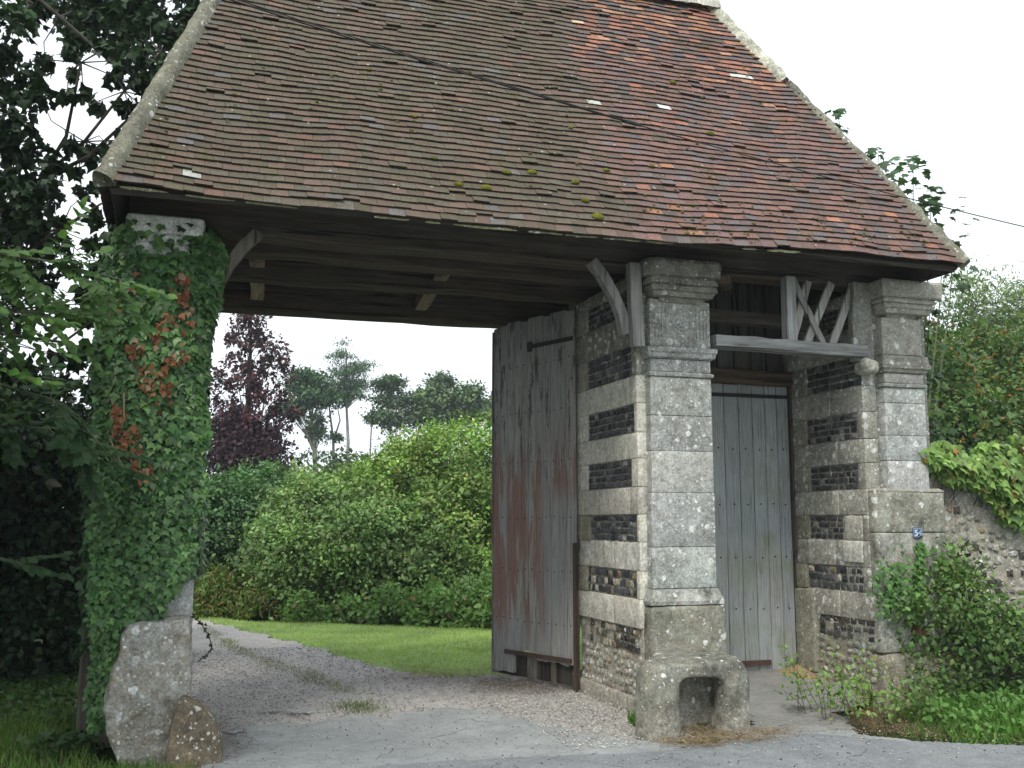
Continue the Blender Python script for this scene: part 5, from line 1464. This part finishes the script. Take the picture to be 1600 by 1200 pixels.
# ---- weeds with thin stems at the foot of the right wall
t = thing('weed', 'leggy light green weeds in dry litter between the path and corner pillar', 'weed', (5.3, 7.2, 0))
mb = MB(); Pp = []; Dd = []
for i in range(46):
    bx = rng.uniform(4.95, 5.95); by = rng.uniform(6.85, 7.6); h = rng.uniform(.18, .55) * (1.1 if bx < 5.5 else .8)
    tx = bx + rng.normal() * .14 - .1; ty = by - rng.uniform(0, .15)
    pts = [(bx, by, .03), ((bx + tx) / 2 + rng.normal() * .02, (by + ty) / 2, h * .6), (tx, ty, h)]
    mb.tube(pts, [.004, .003, .002], 4, (.16, .11, .07))
    for k in range(int(h * 60)):
        f = rng.uniform(.3, 1.05); q = Vector(pts[0]).lerp(Vector(pts[2]), f) + Vector(rng.normal(size=3)) * .04; Pp.append(tuple(q)); Dd.append(tuple(rng.normal(size=3) * .6 + np.array([0, 0, .1])))
mb.build('stem', M['straw'], t)
n = len(Pp); leaves('leaves', np.array(Pp), np.array(Dd), rdir(n) * .4 + np.array([0, -.3, 1]), rng.uniform(.028, .06, n), lcol(n, (.15, .26, .075), .3, (.24, .24, .1), .1), 'oval', M['leaf'], t, 'stuff')
# a rosette weed by the carriage door
for (bx, by, s, lb_) in ((3.52, 10.5, .16, 'light green weed sprouting under the open carriage door'), (3.93, 7.3, .06, 'tiny weed under the stone bench')):
    t = thing('weed', lb_, 'weed', (bx, by, 0)); n = 16
    a = rng.uniform(0, 6.28, n); D = np.stack([np.cos(a), np.sin(a), rng.uniform(.2, .9, n)], 1)
    leaves('leaf', np.tile([bx, by, .04], (n, 1)), D, np.array([0, 0, 1.]) + rdir(n) * .3, rng.uniform(.6, 1.2, n) * s, lcol(n, (.15, .26, .07), .2), 'oval', M['leaf'], t, indiv=n)

# ---- ivy on the left pillar
t = thing('ivy', 'thick dark ivy wrapped round the left pillar with brown dead strands', 'ivy', (-.1, 7.6, 0))
def pil_ok(x, z):
    top = np.interp(x, [-.6, -.45, -.38, .02, .1, .3], [3.45, 3.72, 3.76, 3.78, 3.74, 3.66])
    bot = np.interp(x, [-.6, -.5, -.36, -.3, -.18, -.02, .15, .3], [.5, .22, .2, .80, .9, .96, 1.25, 2.6])
    lf = np.interp(z, [.6, 1, 2, 3.2, 3.6], [-.49, -.52, -.54, -.60, -.5]) + .02 * math.sin(z * 11)
    rt = np.interp(z, [.9, 1.3, 2.1, 2.7, 3.2, 3.5, 3.7], [.13, .16, .22, .19, .24, .31, .22]) + .02 * math.sin(z * 14 + 1)
    if not (bot < z < top and lf < x < rt): return False
    if -.36 < x < .05 and 3.52 < z < 3.82: return rng.random() < .14      # the cap stays bare
    if .02 < x < .13 and 3.0 < z < 3.27: return rng.random() < .12
    if -.02 < x < .15 and z < 1.3 and abs((z - 1.02) - (x - .0) * 1.1) < .05: return False
    return True
def pilivy(n):
    P = []
    while len(P) < n:
        x = rng.uniform(-.64, .34); z = rng.uniform(.1, 3.8)
        if not pil_ok(x, z): continue
        bulge = .05 + .14 * max(0, 1 - ((x + .17) / .42) ** 2) * .6 + .05 * noise.noise((x * 4, z * 3, 1))
        P.append((x, 7.74 - bulge * rng.uniform(.45, 1.0), z))
    return np.array(P)
P = pilivy(6000); n = len(P)
N = np.array([0, -1, .55]) + rdir(n) * .45 + np.stack([(P[:, 0] + .15) * .9, np.zeros(n), np.zeros(n)], 1); D = np.array([0, -.2, -1]) + rdir(n) * .7
sz = rng.uniform(.04, .075, n) * np.interp(P[:, 2], [.6, 3.7], [.8, 1.15])
cl = lcol(n, (.062, .145, .045), .42, (.12, .23, .07), .2)
cl *= (1 + .35 * np.array([noise.noise((p[0] * 3, p[2] * 2.2, 6)) for p in P]))[:, None]
leaves('leaves', P, D, N, sz, cl, 'ivy', M['ivy_leaf'], t, 'stuff', indiv=300)
# sides of the pillar
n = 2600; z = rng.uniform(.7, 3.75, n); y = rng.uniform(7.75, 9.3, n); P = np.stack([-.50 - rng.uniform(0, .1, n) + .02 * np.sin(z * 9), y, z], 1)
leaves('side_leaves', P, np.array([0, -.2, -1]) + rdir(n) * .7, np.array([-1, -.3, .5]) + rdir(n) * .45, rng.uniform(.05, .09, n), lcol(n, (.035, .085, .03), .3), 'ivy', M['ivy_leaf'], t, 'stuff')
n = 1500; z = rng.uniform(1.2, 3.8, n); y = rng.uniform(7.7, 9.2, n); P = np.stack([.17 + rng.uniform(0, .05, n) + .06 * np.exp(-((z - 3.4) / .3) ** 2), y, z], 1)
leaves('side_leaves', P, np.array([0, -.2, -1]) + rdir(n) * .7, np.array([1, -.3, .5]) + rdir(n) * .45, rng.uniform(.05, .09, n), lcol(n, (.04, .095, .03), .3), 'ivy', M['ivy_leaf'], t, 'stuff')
DEAD = [(-.01, 3.34), (.01, 3.22), (.03, 3.08), (-.08, 3.03), (-.14, 2.93), (-.08, 2.75), (0, 2.78), (-.3, 2.79), (-.23, 2.65), (-.17, 2.61), (-.1, 2.57), (-.41, 2.37), (-.38, 2.24), (-.32, 2.15), (-.25, 2.06), (-.21, 1.95), (-.3, 2.2), (-.32, 3.34), (-.29, 3.22), (-.45, 3.14), (-.07, 2.5), (-.14, 2.41)]
Pp = []
for i, (x, z) in enumerate(DEAD):
    for k in range(12 if i < 17 else 2): Pp.append((x + rng.normal() * .028, 7.595 + rng.normal() * .012, z + rng.normal() * .045))
n = len(Pp); Pp = np.array(Pp)
leaves('dead_leaf', Pp, np.array([0, -.1, -1]) + rdir(n) * .8, np.array([0, -1, .2]) + rdir(n) * .8, rng.uniform(.035, .065, n), lcol(n, (.2, .09, .045), .4, (.32, .2, .13), .2), 'ivy', M['dead'], t, indiv=n, iname='dead_leaf')
mb = MB()
for pp in ([(-.44, 2.45), (-.40, 2.3), (-.36, 2.15), (-.28, 2.0), (-.22, 1.85)], [(-.36, 2.5), (-.35, 2.3), (-.38, 2.2)], [(-.42, 2.4), (-.45, 2.2), (-.33, 1.95)], [(-.2, 3.05), (-.12, 3.0), (-.08, 2.98)]):
    V, F = tube_geo([(x, 7.60, z) for x, z in pp], .005, 4); link_mesh('stem', V, F, M['bark'], t, np.array((.25, .19, .15)))
# trailing sprig at the right of the plinth
t = thing('ivy_sprig', 'thin dark trailing sprig looping out beside the plinth stone over the drive', 'ivy', (.18, 7.6, .9))
pts = [Vector((.16, 7.6, .95)), Vector((.22, 7.58, .90)), Vector((.27, 7.57, .82)), Vector((.30, 7.57, .74)), Vector((.27, 7.57, .69)), Vector((.21, 7.58, .64))]
V, F = tube_geo(pts, .004, 5); link_mesh('stem', V, F, M['bark'], t, np.array((.05, .04, .03)))
Pp = []
for i in range(46):
    f = i / 45 * 4.99; k = int(f); Pp.append(tuple(pts[k].lerp(pts[k + 1], f - k) + Vector(rng.normal(size=3)) * .006))
n = len(Pp); leaves('leaf', np.array(Pp), rdir(n), rdir(n), rng.uniform(.015, .028, n), lcol(n, (.035, .05, .03), .3), 'ivy', M['leaf_shade'], t, indiv=n)

# ---- tree behind the left corner, dark against the sky
LT = [(-1.53,9.53,6.02,0.23), (-1.41,10.08,6.45,0.22), (-1.65,9.77,5.75,0.18), (-1.49,10.19,5.8,0.17), (-1.61,10.23,5.58,0.16), (-1.23,9.22,5.22,0.14), (-1.36,9.12,4.93,0.15), (-1.39,10.61,6.11,0.12), (-1.55,9.57,4.93,0.15), (-1.04,9.52,5.76,0.08), (-1.17,10.89,6.15,0.08), (-1.1,9.95,5.53,0.09), (-1.14,10.61,6.64,0.1), (-1.06,9.96,6.11,0.06), (-0.94,10.25,6.43,0.11), (-0.68,9.37,6.15,0.14), (-0.59,10.24,6.4,0.16), (-0.43,10.66,6.75,0.17), (-0.22,10.04,6.28,0.17), (-0.03,10.43,6.77,0.17), (0.19,10.31,6.83,0.14), (-0.48,9.22,5.72,0.15), (-0.37,10.46,6.15,0.18), (-0.72,10.16,6.12,0.1), (-0.61,9.64,5.75,0.11), (-0.15,9.16,5.63,0.13), (-0.11,10.66,6.57,0.14), (-0.45,9.95,5.78,0.13), (-0.72,10.39,5.93,0.1), (-0.35,10.68,5.99,0.16), (-0.24,10.39,5.73,0.15), (-0.52,10.76,5.81,0.12), (-0.61,9.81,5.43,0.07), (-0.89,10.54,5.68,0.08), (-0.94,9.9,5.54,0.07), (-0.17,10.78,6.14,0.13), (-0.4,10.68,5.64,0.14), (-0.51,9.28,4.97,0.12), (-0.3,9.34,5.0,0.11), (-0.62,9.49,4.87,0.13), (-0.95,10.84,5.29,0.11), (-1.04,9.89,5.02,0.1), (-1.4,10.23,5.1,0.15), (-1.47,9.64,4.77,0.17), (-1.2,10.01,4.85,0.15), (-1.27,9.79,4.63,0.17), (-0.8,9.73,5.95,0.08), (-0.95,10.15,6.21,0.07), (-0.01,10.15,6.3,0.1), (0.11,10.73,6.8,0.11), (-0.39,10.33,5.19,0.13), (-0.58,10.77,5.12,0.11), (-0.32,10.64,5.72,0.16), (-0.21,10.88,6.07,0.17), (-1.61,10.31,4.73,0.25), (-1.29,9.39,4.36,0.21), (-1.59,10.65,4.52,0.26), (-1.39,10.84,4.56,0.2), (-1.25,10.73,4.84,0.13), (-1.52,10.12,4.13,0.28), (-1.32,10.38,4.22,0.19), (-1.02,9.48,4.01,0.1), (-1.16,10.6,4.51,0.09), (-0.8,10.13,4.45,0.09), (-0.78,9.61,4.06,0.09), (-0.71,9.21,3.74,0.09), (-1.05,10.64,4.05,0.13), (-1.0,10.88,4.91,0.08), (-0.75,9.26,4.48,0.06), (-1.03,10.54,5.0,0.06), (-0.85,9.84,3.64,0.1), (-0.7,9.37,3.44,0.08), (-1.41,9.63,3.78,0.24), (-1.31,10.48,3.93,0.19), (-0.84,10.67,3.27,0.1), (-0.82,9.18,2.95,0.08), (-1.22,10.21,2.85,0.19), (-1.3,9.18,2.82,0.17), (-1.02,10.39,2.88,0.13), (-0.74,9.7,2.75,0.1), (-1.12,10.69,3.17,0.1), (-0.9,10.87,3.59,0.07)]
t = thing('ivied_tree', 'dark small-leaved tree against the sky left of the roof', 'tree', (-3.2, 10.6, 0))
Pc = []; Sz = []
for (x, y, z, r) in LT: Pc.append((x, y, z)); Sz.append(r * .95)
for i in range(150):   # the rest of the crown, out of frame and behind the roof
    a = rng.uniform(-5.5, -1.9) if i % 3 else rng.uniform(-1.5, 1.2)
    if a > -1.9: zz = rng.uniform(6.9, 8.6)
    else: zz = rng.uniform(2.8, 8.2)
    Pc.append((a, rng.uniform(9.2, 12.6) if i % 3 else rng.uniform(10.8, 12.2), zz)); Sz.append(rng.uniform(.2, .45))
allP = []; cl = []
for (p, r) in zip(Pc, Sz):
    k = int(24 + 2300 * r * r); q = np.array(p) + rdir(k) * (rng.random((k, 1)) ** .5) * np.array([r, r, r * 1.05]); allP.append(q); cl.append(np.full(k, rng.uniform(.7, 1.3)))
P = np.concatenate(allP); cv = np.concatenate(cl); n = len(P)
leaves('crown', P, rdir(n) * .8 + np.array([0, 0, -.5]), rdir(n) + np.array([0, -.2, .5]), rng.uniform(.055, .11, n), lcol(n, (.022, .05, .018), .35) * cv[:, None], 'ivy', M['leaf_shade'], t)  # near-black leaf colour, standing in for a crown seen against the light
mb = MB(); trunk = [Vector(v) for v in ((-3.2, 10.6, 0), (-3.0, 10.5, 1.8), (-2.5, 10.4, 3.2), (-1.9, 10.3, 4.2))]
mb.tube(trunk, [.2, .17, .12, .08], 9, DBARK)
for brs in ([(-1.9, 10.3, 4.2), (-1.35, 10.2, 4.75), (-.95, 10.2, 5.2), (-.62, 10.2, 5.75), (-.3, 10.2, 6.2)], [(-1.35, 10.2, 4.75), (-.9, 10.1, 5.02), (-.55, 10.1, 5.45), (-.2, 10.1, 5.7)], [(-1.35, 10.2, 4.7), (-1.1, 10.1, 5.2), (-1.0, 10, 5.9)],
            [(-2.3, 10.4, 3.8), (-1.9, 10.0, 5.2), (-1.5, 9.9, 6.4), (-.9, 10, 7.6)], [(-1.62, 9.9, 6.6), (-1.2, 9.95, 6.3), (-.75, 10.0, 5.95), (-.3, 10.0, 5.7)], [(-2.2, 10.4, 3.6), (-1.6, 10.2, 3.9), (-1.1, 10.1, 4.3), (-.75, 10, 4.55)], [(-2.6, 10.4, 3.0), (-1.7, 10.1, 3.3), (-1.0, 9.9, 3.2), (-.75, 9.8, 3.4)]):
    mb.tube([Vector(v) for v in brs], [.022 * (1 - .75 * i / len(brs)) for i in range(len(brs))], 6, DBARK)
cand = [Vector(v) for v in ((-1.35, 10.2, 4.75), (-.95, 10.2, 5.2), (-.62, 10.2, 5.75), (-1.0, 10, 5.9), (-1.5, 9.9, 6.4), (-1.2, 9.95, 6.3), (-1.6, 10.2, 3.9), (-1.1, 10.1, 4.3), (-1.7, 10.1, 3.3), (-1.9, 10.0, 5.2), (-.3, 10.2, 6.2))]
for p in Pc[:len(LT)]:
    p = Vector(p); s = min(cand, key=lambda c: (c - p).length)
    mid = s.lerp(p, .5) + Vector(rng.normal(size=3)) * .06
    mb.tube([s, mid, p, p + (p - mid) * .3], [.008, .005, .003, .002], 4, DBARK)
mb.build('trunk', M['bark'], t)

# ---- dark evergreens filling the lower left
def darkbush(label, lobes, nc, size=.075, base=(.022, .05, .02)):  # default leaf colour kept near black, deep shade put into it
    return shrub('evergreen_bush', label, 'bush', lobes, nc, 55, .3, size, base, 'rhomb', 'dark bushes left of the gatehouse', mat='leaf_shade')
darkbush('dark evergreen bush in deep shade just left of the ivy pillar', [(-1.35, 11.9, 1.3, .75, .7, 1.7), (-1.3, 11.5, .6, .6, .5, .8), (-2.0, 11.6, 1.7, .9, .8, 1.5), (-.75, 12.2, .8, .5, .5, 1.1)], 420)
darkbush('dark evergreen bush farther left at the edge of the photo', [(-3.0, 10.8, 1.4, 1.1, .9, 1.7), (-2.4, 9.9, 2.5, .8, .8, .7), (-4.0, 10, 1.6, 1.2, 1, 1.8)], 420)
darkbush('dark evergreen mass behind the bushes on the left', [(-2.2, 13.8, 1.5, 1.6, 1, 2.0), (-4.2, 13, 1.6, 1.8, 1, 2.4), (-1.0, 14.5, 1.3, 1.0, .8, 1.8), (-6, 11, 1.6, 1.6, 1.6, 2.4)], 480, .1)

# ---- overhanging tree by the road on the left: trunk outside the picture, boughs inside
t = thing('overhanging_tree', 'light green leafy boughs reaching in from the left edge', 'tree', (-3.6, 5.4, 0))
tips = []
mb = MB(); mb.tube([(-3.6, 5.4, 0), (-3.5, 5.5, 1.6), (-3.3, 5.7, 3.2), (-3.2, 5.8, 5.0)], [.2, .17, .13, .08], 9, DBARK)
bough = [[(-3.4, 5.6, 2.3), (-2.2, 5.8, 2.9), (-1.3, 5.9, 3.05), (-.72, 6.1, 3.04), (-.36, 6.25, 3.0)], [(-3.4, 5.6, 2.2), (-2.2, 5.7, 2.5), (-1.2, 5.9, 2.66), (-.66, 6.2, 2.78)],
         [(-3.4, 5.6, 2.0), (-2.2, 6.2, 2.4), (-1.3, 6.8, 2.5), (-.7, 7.0, 2.35), (-.33, 7.1, 1.95)], [(-3.4, 5.6, 2.0), (-2.2, 6.4, 2.1), (-1.4, 7.0, 2.25), (-.8, 7.3, 2.2), (-.5, 7.4, 2.0)],
         [(-3.3, 5.7, 3.2), (-2.4, 6.5, 3.9), (-1.7, 7.2, 4.0)], [(-3.3, 5.7, 3.2), (-2.0, 5.2, 4.4), (-1.5, 4.6, 4.9)], [(-3.4, 5.6, 2.0), (-2.4, 6.5, 1.7), (-1.5, 7.0, 1.5), (-.95, 7.3, 1.35)],
         [(-2.2, 5.8, 2.9), (-1.6, 6.2, 2.85), (-1.0, 6.3, 2.78), (-.62, 6.4, 2.86)], [(-2.2, 5.8, 2.9), (-1.5, 5.9, 2.5), (-.95, 6.0, 2.42)]]
Pp = []; Dd = []; Pd = []; Ddk = []
for bi, br in enumerate(bough):
    br = [Vector(v) for v in br]; mb.tube(br, [.013 * (1 - .8 * i / len(br)) for i in range(len(br))], 5, (.11, .12, .07))
    for k in range(len(br) - 1):
        for s in range(9 if bi not in (4, 5) else 4):
            f = rng.random(); p = br[k].lerp(br[k + 1], f); dr = (br[k + 1] - br[k]).normalized()
            if k == len(br) - 2 and s == 0: p = br[-1]; tw = dr
            else: tw = (dr * .7 + Vector(rng.normal(size=3)) * .5 + Vector((0, -.2, -.15))).normalized()
            L_ = rng.uniform(.18, .38); e = p + tw * L_ + Vector((0, 0, -.03)); mb.tube([p, p.lerp(e, .5) + Vector((0, 0, .012)), e], [.003, .0025, .0015], 4, (.12, .15, .07))
            sd_ = tw.cross(Vector((0, 0, 1))).normalized()
            tgt, tgd = (Pd, Ddk) if bi in (2, 3, 6) else (Pp, Dd)
            for j in range(7):
                g = .15 + .85 * j / 6; q = p.lerp(e, g)
                for sg in (-1, 1): tgt.append(tuple(q)); tgd.append(tuple(sd_ * sg * .8 + tw * .5 + Vector((0, 0, -.25))))
            tgt.append(tuple(e)); tgd.append(tuple(tw))
mb.build('boughs', M['bark'], t)
n = len(Pp); leaves('leaves', np.array(Pp), np.array(Dd) + rdir(n) * .15, np.array([0, -.75, .8]) + rdir(n) * .5, rng.uniform(.06, .1, n), lcol(n, (.095, .19, .05), .25), 'oval', M['leaf'], t, 'stuff', indiv=300)
n = len(Pd); leaves('shade_leaves', np.array(Pd), np.array(Ddk) + rdir(n) * .15, np.array([0, -.75, .8]) + rdir(n) * .5, rng.uniform(.06, .095, n), lcol(n, (.04, .09, .035), .25), 'oval', M['leaf'], t, 'stuff')  # lower boughs: same leaves with shade put into a darker colour
lb = [(-3.2, 5.8, 5.2, 1.9, 1.9, 1.3), (-1.9, 4.2, 5.6, 1.4, 1.4, 1.0), (-4.8, 5.4, 4.4, 1.6, 2, 1.8), (-2.8, 7.4, 4.6, 1.1, 1.2, 1.0), (-4.4, 7.6, 3.6, 1.5, 1.4, 1.8), (-4.0, 3.6, 4.4, 1.6, 1.6, 1.4)]
foliage('crown', lb, 420, 50, .4, .1, (.045, .095, .03), 'rhomb', M['leaf_shade'], t, inner=.4)
n = 1500; lbP, O = clumps([(-1.45, 6.6, 2.62, .55, .4, .3), (-1.5, 7.2, 2.3, .7, .4, .35), (-.95, 6.3, 2.85, .3, .2, .16)], n, .5, .8)
leaves('boughs_leaves', lbP, rdir(n) + np.array([.4, -.2, -.3]), np.array([0, -.2, 1]) + rdir(n) * .4, rng.uniform(.05, .08, n), lcol(n, (.06, .125, .035), .3), 'oval', M['leaf'], t, 'stuff')

# ------------------------------------------------------------------ grass
def grass(name, label, cat, x, y, h, base, z=0, alt=None, altp=0, w_=1.0, kind='stuff', lean=.35):
    n = len(x); P = np.stack([x, y, np.full(n, z) if np.isscalar(z) else z], 1)
    D = np.stack([rng.normal(size=n) * lean, rng.normal(size=n) * lean, np.ones(n)], 1)
    a = rng.uniform(0, 6.28, n); N = np.stack([np.cos(a), np.sin(a), np.zeros(n)], 1)
    hh = h * rng.uniform(.5, 1.3, n)
    o = leaves(name, P, D, N, hh, lcol(n, base, .28, alt, altp), 'blade', M['grass'], None, kind)
    tag(o, label, cat); return o
lawn_poly = lawn_edge[::-1] and ([(4.6, 9.6), (4.3, 10.6)] + lawn_edge[3:9] + [(.43, 19.2), (1.3, 17.2), (2.2, 16.9), (3.4, 15.9), (5, 14.9), (10, 15.5), (12, 9.6)])
x, y = scatter(70000, .3, 8.5, 9.0, 19.5, wob(poly_mask(lawn_poly)))
k = ~((y < 10.2) & (rng.random(len(y)) < .75)); x, y = x[k], y[k]
grass('lawn_grass', 'mown lawn curving beside the gravel drive', 'lawn', x, y, .045, (.36, .5, .17), -.008, (.42, .42, .24), .12)
m_, nt, out = new_mat('lawn_turf'); b = NB(nt); p = b.pos(); c = b.mix(b.rng(b.noise(p, 2, 5), .4, .6), (.25, .35, .12), (.32, .41, .18)); c = b.mix(b.rng(b.noise(p, 30, 4), .5, .7), c, (.06, .1, .03)); b.bsdf(c, .95, .1, None, out); M['lawn'] = m_
grid_sheet('lawn', np.arange(.2, 9, .1), np.arange(9.9, 20, .1), lambda X, Y: -.004 + .006 * sinn(X, Y) + 0 * X, M['lawn'], wob(poly_mask(lawn_poly)))
mid = [(.46, 17.2), (.66, 14.08), (.98, 12.37), (1.36, 10.75), (1.5, 9.9), (1.72, 9.75), (1.61, 10.67), (1.23, 12.01), (.92, 13.64), (.62, 16.16)]
x, y = scatter(13000, .3, 2, 8.7, 17.3, wob(poly_mask(mid))); x = x + rng.normal(size=len(x)) * .05; y = y + rng.normal(size=len(x)) * .1
grass('grass_strip', 'thin mossy grass strip between the wheel tracks', 'grass', x, y, .032, (.16, .22, .07), .012, (.28, .24, .13), .35)
x = 1.58 + rng.normal(size=900) * .13; y = 9.0 + rng.normal(size=900) * .16
grass('grass_tuft', 'ragged green grass tuft at the edge of the tarmac in the gateway', 'grass', x, y, .035, (.10, .17, .04), .02, (.16, .14, .07), .25)
x = 3.56 + rng.normal(size=420) * .035; y = 7.58 + rng.normal(size=420) * .05
grass('grass_tuft', 'bright grass tuft between the flint pier and the bench', 'grass', x, y, .1, (.11, .25, .045), .02)
# left verge
vl = [(-3.5, 4.5), (.22, 6.2), (.24, 7.25), (-.1, 7.35), (-.42, 7.5), (-.6, 8.3), (-.7, 11.4), (-4.5, 11.6)]
x, y = scatter(34000, -3.8, .25, 5.2, 11.6, wob(poly_mask(vl)))
grass('verge_grass', 'shaded grass verge in front of the left pillar', 'grass', x, y, np.interp(y, [6, 9], [.06, .10]), (.13, .24, .06), .01, (.17, .15, .07), .14)
x, y = scatter(3000, -3.2, -.55, 8.9, 11.6, lambda x, y: x < 0); x = np.append(x, -.62 + rng.normal(size=260) * .1); y = np.append(y, 7.95 + rng.normal(size=260) * .15)
n = len(x); o = leaves('ground_ivy', np.stack([x, y, rng.uniform(.02, .14, n)], 1), rdir(n), np.array([0, 0, 1.]) + rdir(n) * .4, rng.uniform(.04, .07, n), lcol(n, (.045, .095, .03), .3), 'ivy', M['leaf_shade'], None, 'stuff'); tag(o, 'low ivy creeping over the ground under the dark bushes', 'ground ivy')
# right verge
vr = [(5.35, 6.75), (5.6, 6.2), (6.1, 5.95), (9, 4.4), (12, 4.4), (12, 7.9), (6.7, 7.9), (6.2, 7.5), (5.8, 7.3)]
x, y = scatter(16000, 5.3, 10.5, 4.4, 7.9, wob(poly_mask(vr)))
grass('verge_grass', 'lush bright grass along the foot of the right-hand wall', 'grass', x, y, np.interp(x, [5.4, 6.2], [.08, .2]), (.10, .23, .045), -.01, (.17, .3, .07), .2, lean=.6)
n = 2600; x, y = scatter(n, 5.5, 9, 5.2, 7.6, wob(poly_mask(vr))); n = len(x)
o = leaves('verge_weeds', np.stack([x, y, rng.uniform(.05, .24, n)], 1), rdir(n) + np.array([0, 0, .3]), np.array([0, -.3, 1.]) + rdir(n) * .5, rng.uniform(.03, .07, n), lcol(n, (.11, .24, .055), .3), 'oval', M['leaf'], None, 'stuff'); tag(o, 'broad-leaved weeds mixed into the bright right-hand verge', 'weeds')
# straw and needle litter
def litter(label, pts, spread, n, z=.045, col=(.32, .25, .15)):
    n = int(n * 1.6)
    P = np.array(pts)[rng.integers(0, len(pts), n)] + rng.normal(size=(n, 2)) * spread
    a = rng.uniform(0, 6.28, n); D = np.stack([np.cos(a), np.sin(a), rng.uniform(-.05, .25, n)], 1)
    o = leaves('straw_litter', np.column_stack([P, np.full(n, z) + rng.uniform(0, .012, n)]), D, np.array([0, 0, 1.]) + rdir(n) * .2, rng.uniform(.02, .07, n), lcol(n, col, .4, (.14, .09, .05), .25), 'straw', M['straw'], None, 'stuff')
    tag(o, label, 'litter')
litter('dry straw litter on the ground round the stone bench', [(3.5, 6.85), (3.7, 6.8), (3.9, 6.85), (4.1, 6.75), (3.6, 6.7), (3.85, 7.0), (3.85, 7.2), (4.3, 6.95)], (.13, .08), 2600)
litter('brown dead leaf and needle litter beside the path at the corner pillar', [(5.0, 7.1), (5.2, 7.2), (5.4, 7.0), (5.5, 7.4), (5.2, 6.85), (5.6, 6.8), (5.8, 7.3), (5.1, 7.5), (5.6, 6.6), (6.0, 6.3), (6.4, 6.05)], (.18, .13), 4500, .02, (.26, .19, .12))
litter('brown litter of dry stalks in front of the open carriage door', [(3.1, 10.2), (3.3, 9.9), (3.4, 9.5), (3.1, 9.7), (2.8, 10.5), (3.5, 10.8), (3.9, 10.6), (4.1, 9.8), (3.8, 9.6), (2.5, 10.7)], (.25, .25), 6500, .02, (.2, .14, .09))
litter('dry bits at the foot of the left guard stone', [(.45, 7.9), (.4, 8.3), (.5, 7.6), (.35, 8.8)], (.1, .2), 700, .045, (.14, .1, .07))
# ---- haze: thin summer air, one closed box round the whole place
hm = bpy.data.materials.new('haze'); hm.use_nodes = True; nt = hm.node_tree; nt.nodes.clear()
ho = nt.nodes.new('ShaderNodeOutputMaterial'); hv = nt.nodes.new('ShaderNodeVolumePrincipled')
hv.inputs['Color'].default_value = (.86, .94, 1, 1); hv.inputs['Density'].default_value = .0012; hv.inputs['Anisotropy'].default_value = .2
nt.links.new(hv.outputs[0], ho.inputs['Volume'])
mb = MB(); mb.box(-520, 520, -420, 620, -1.5, 14, (1, 1, 1)); hz = mb.build('haze', hm, None, 'stuff')
tag(hz, 'thin pale summer haze softening the trees beyond the garden', 'haze')
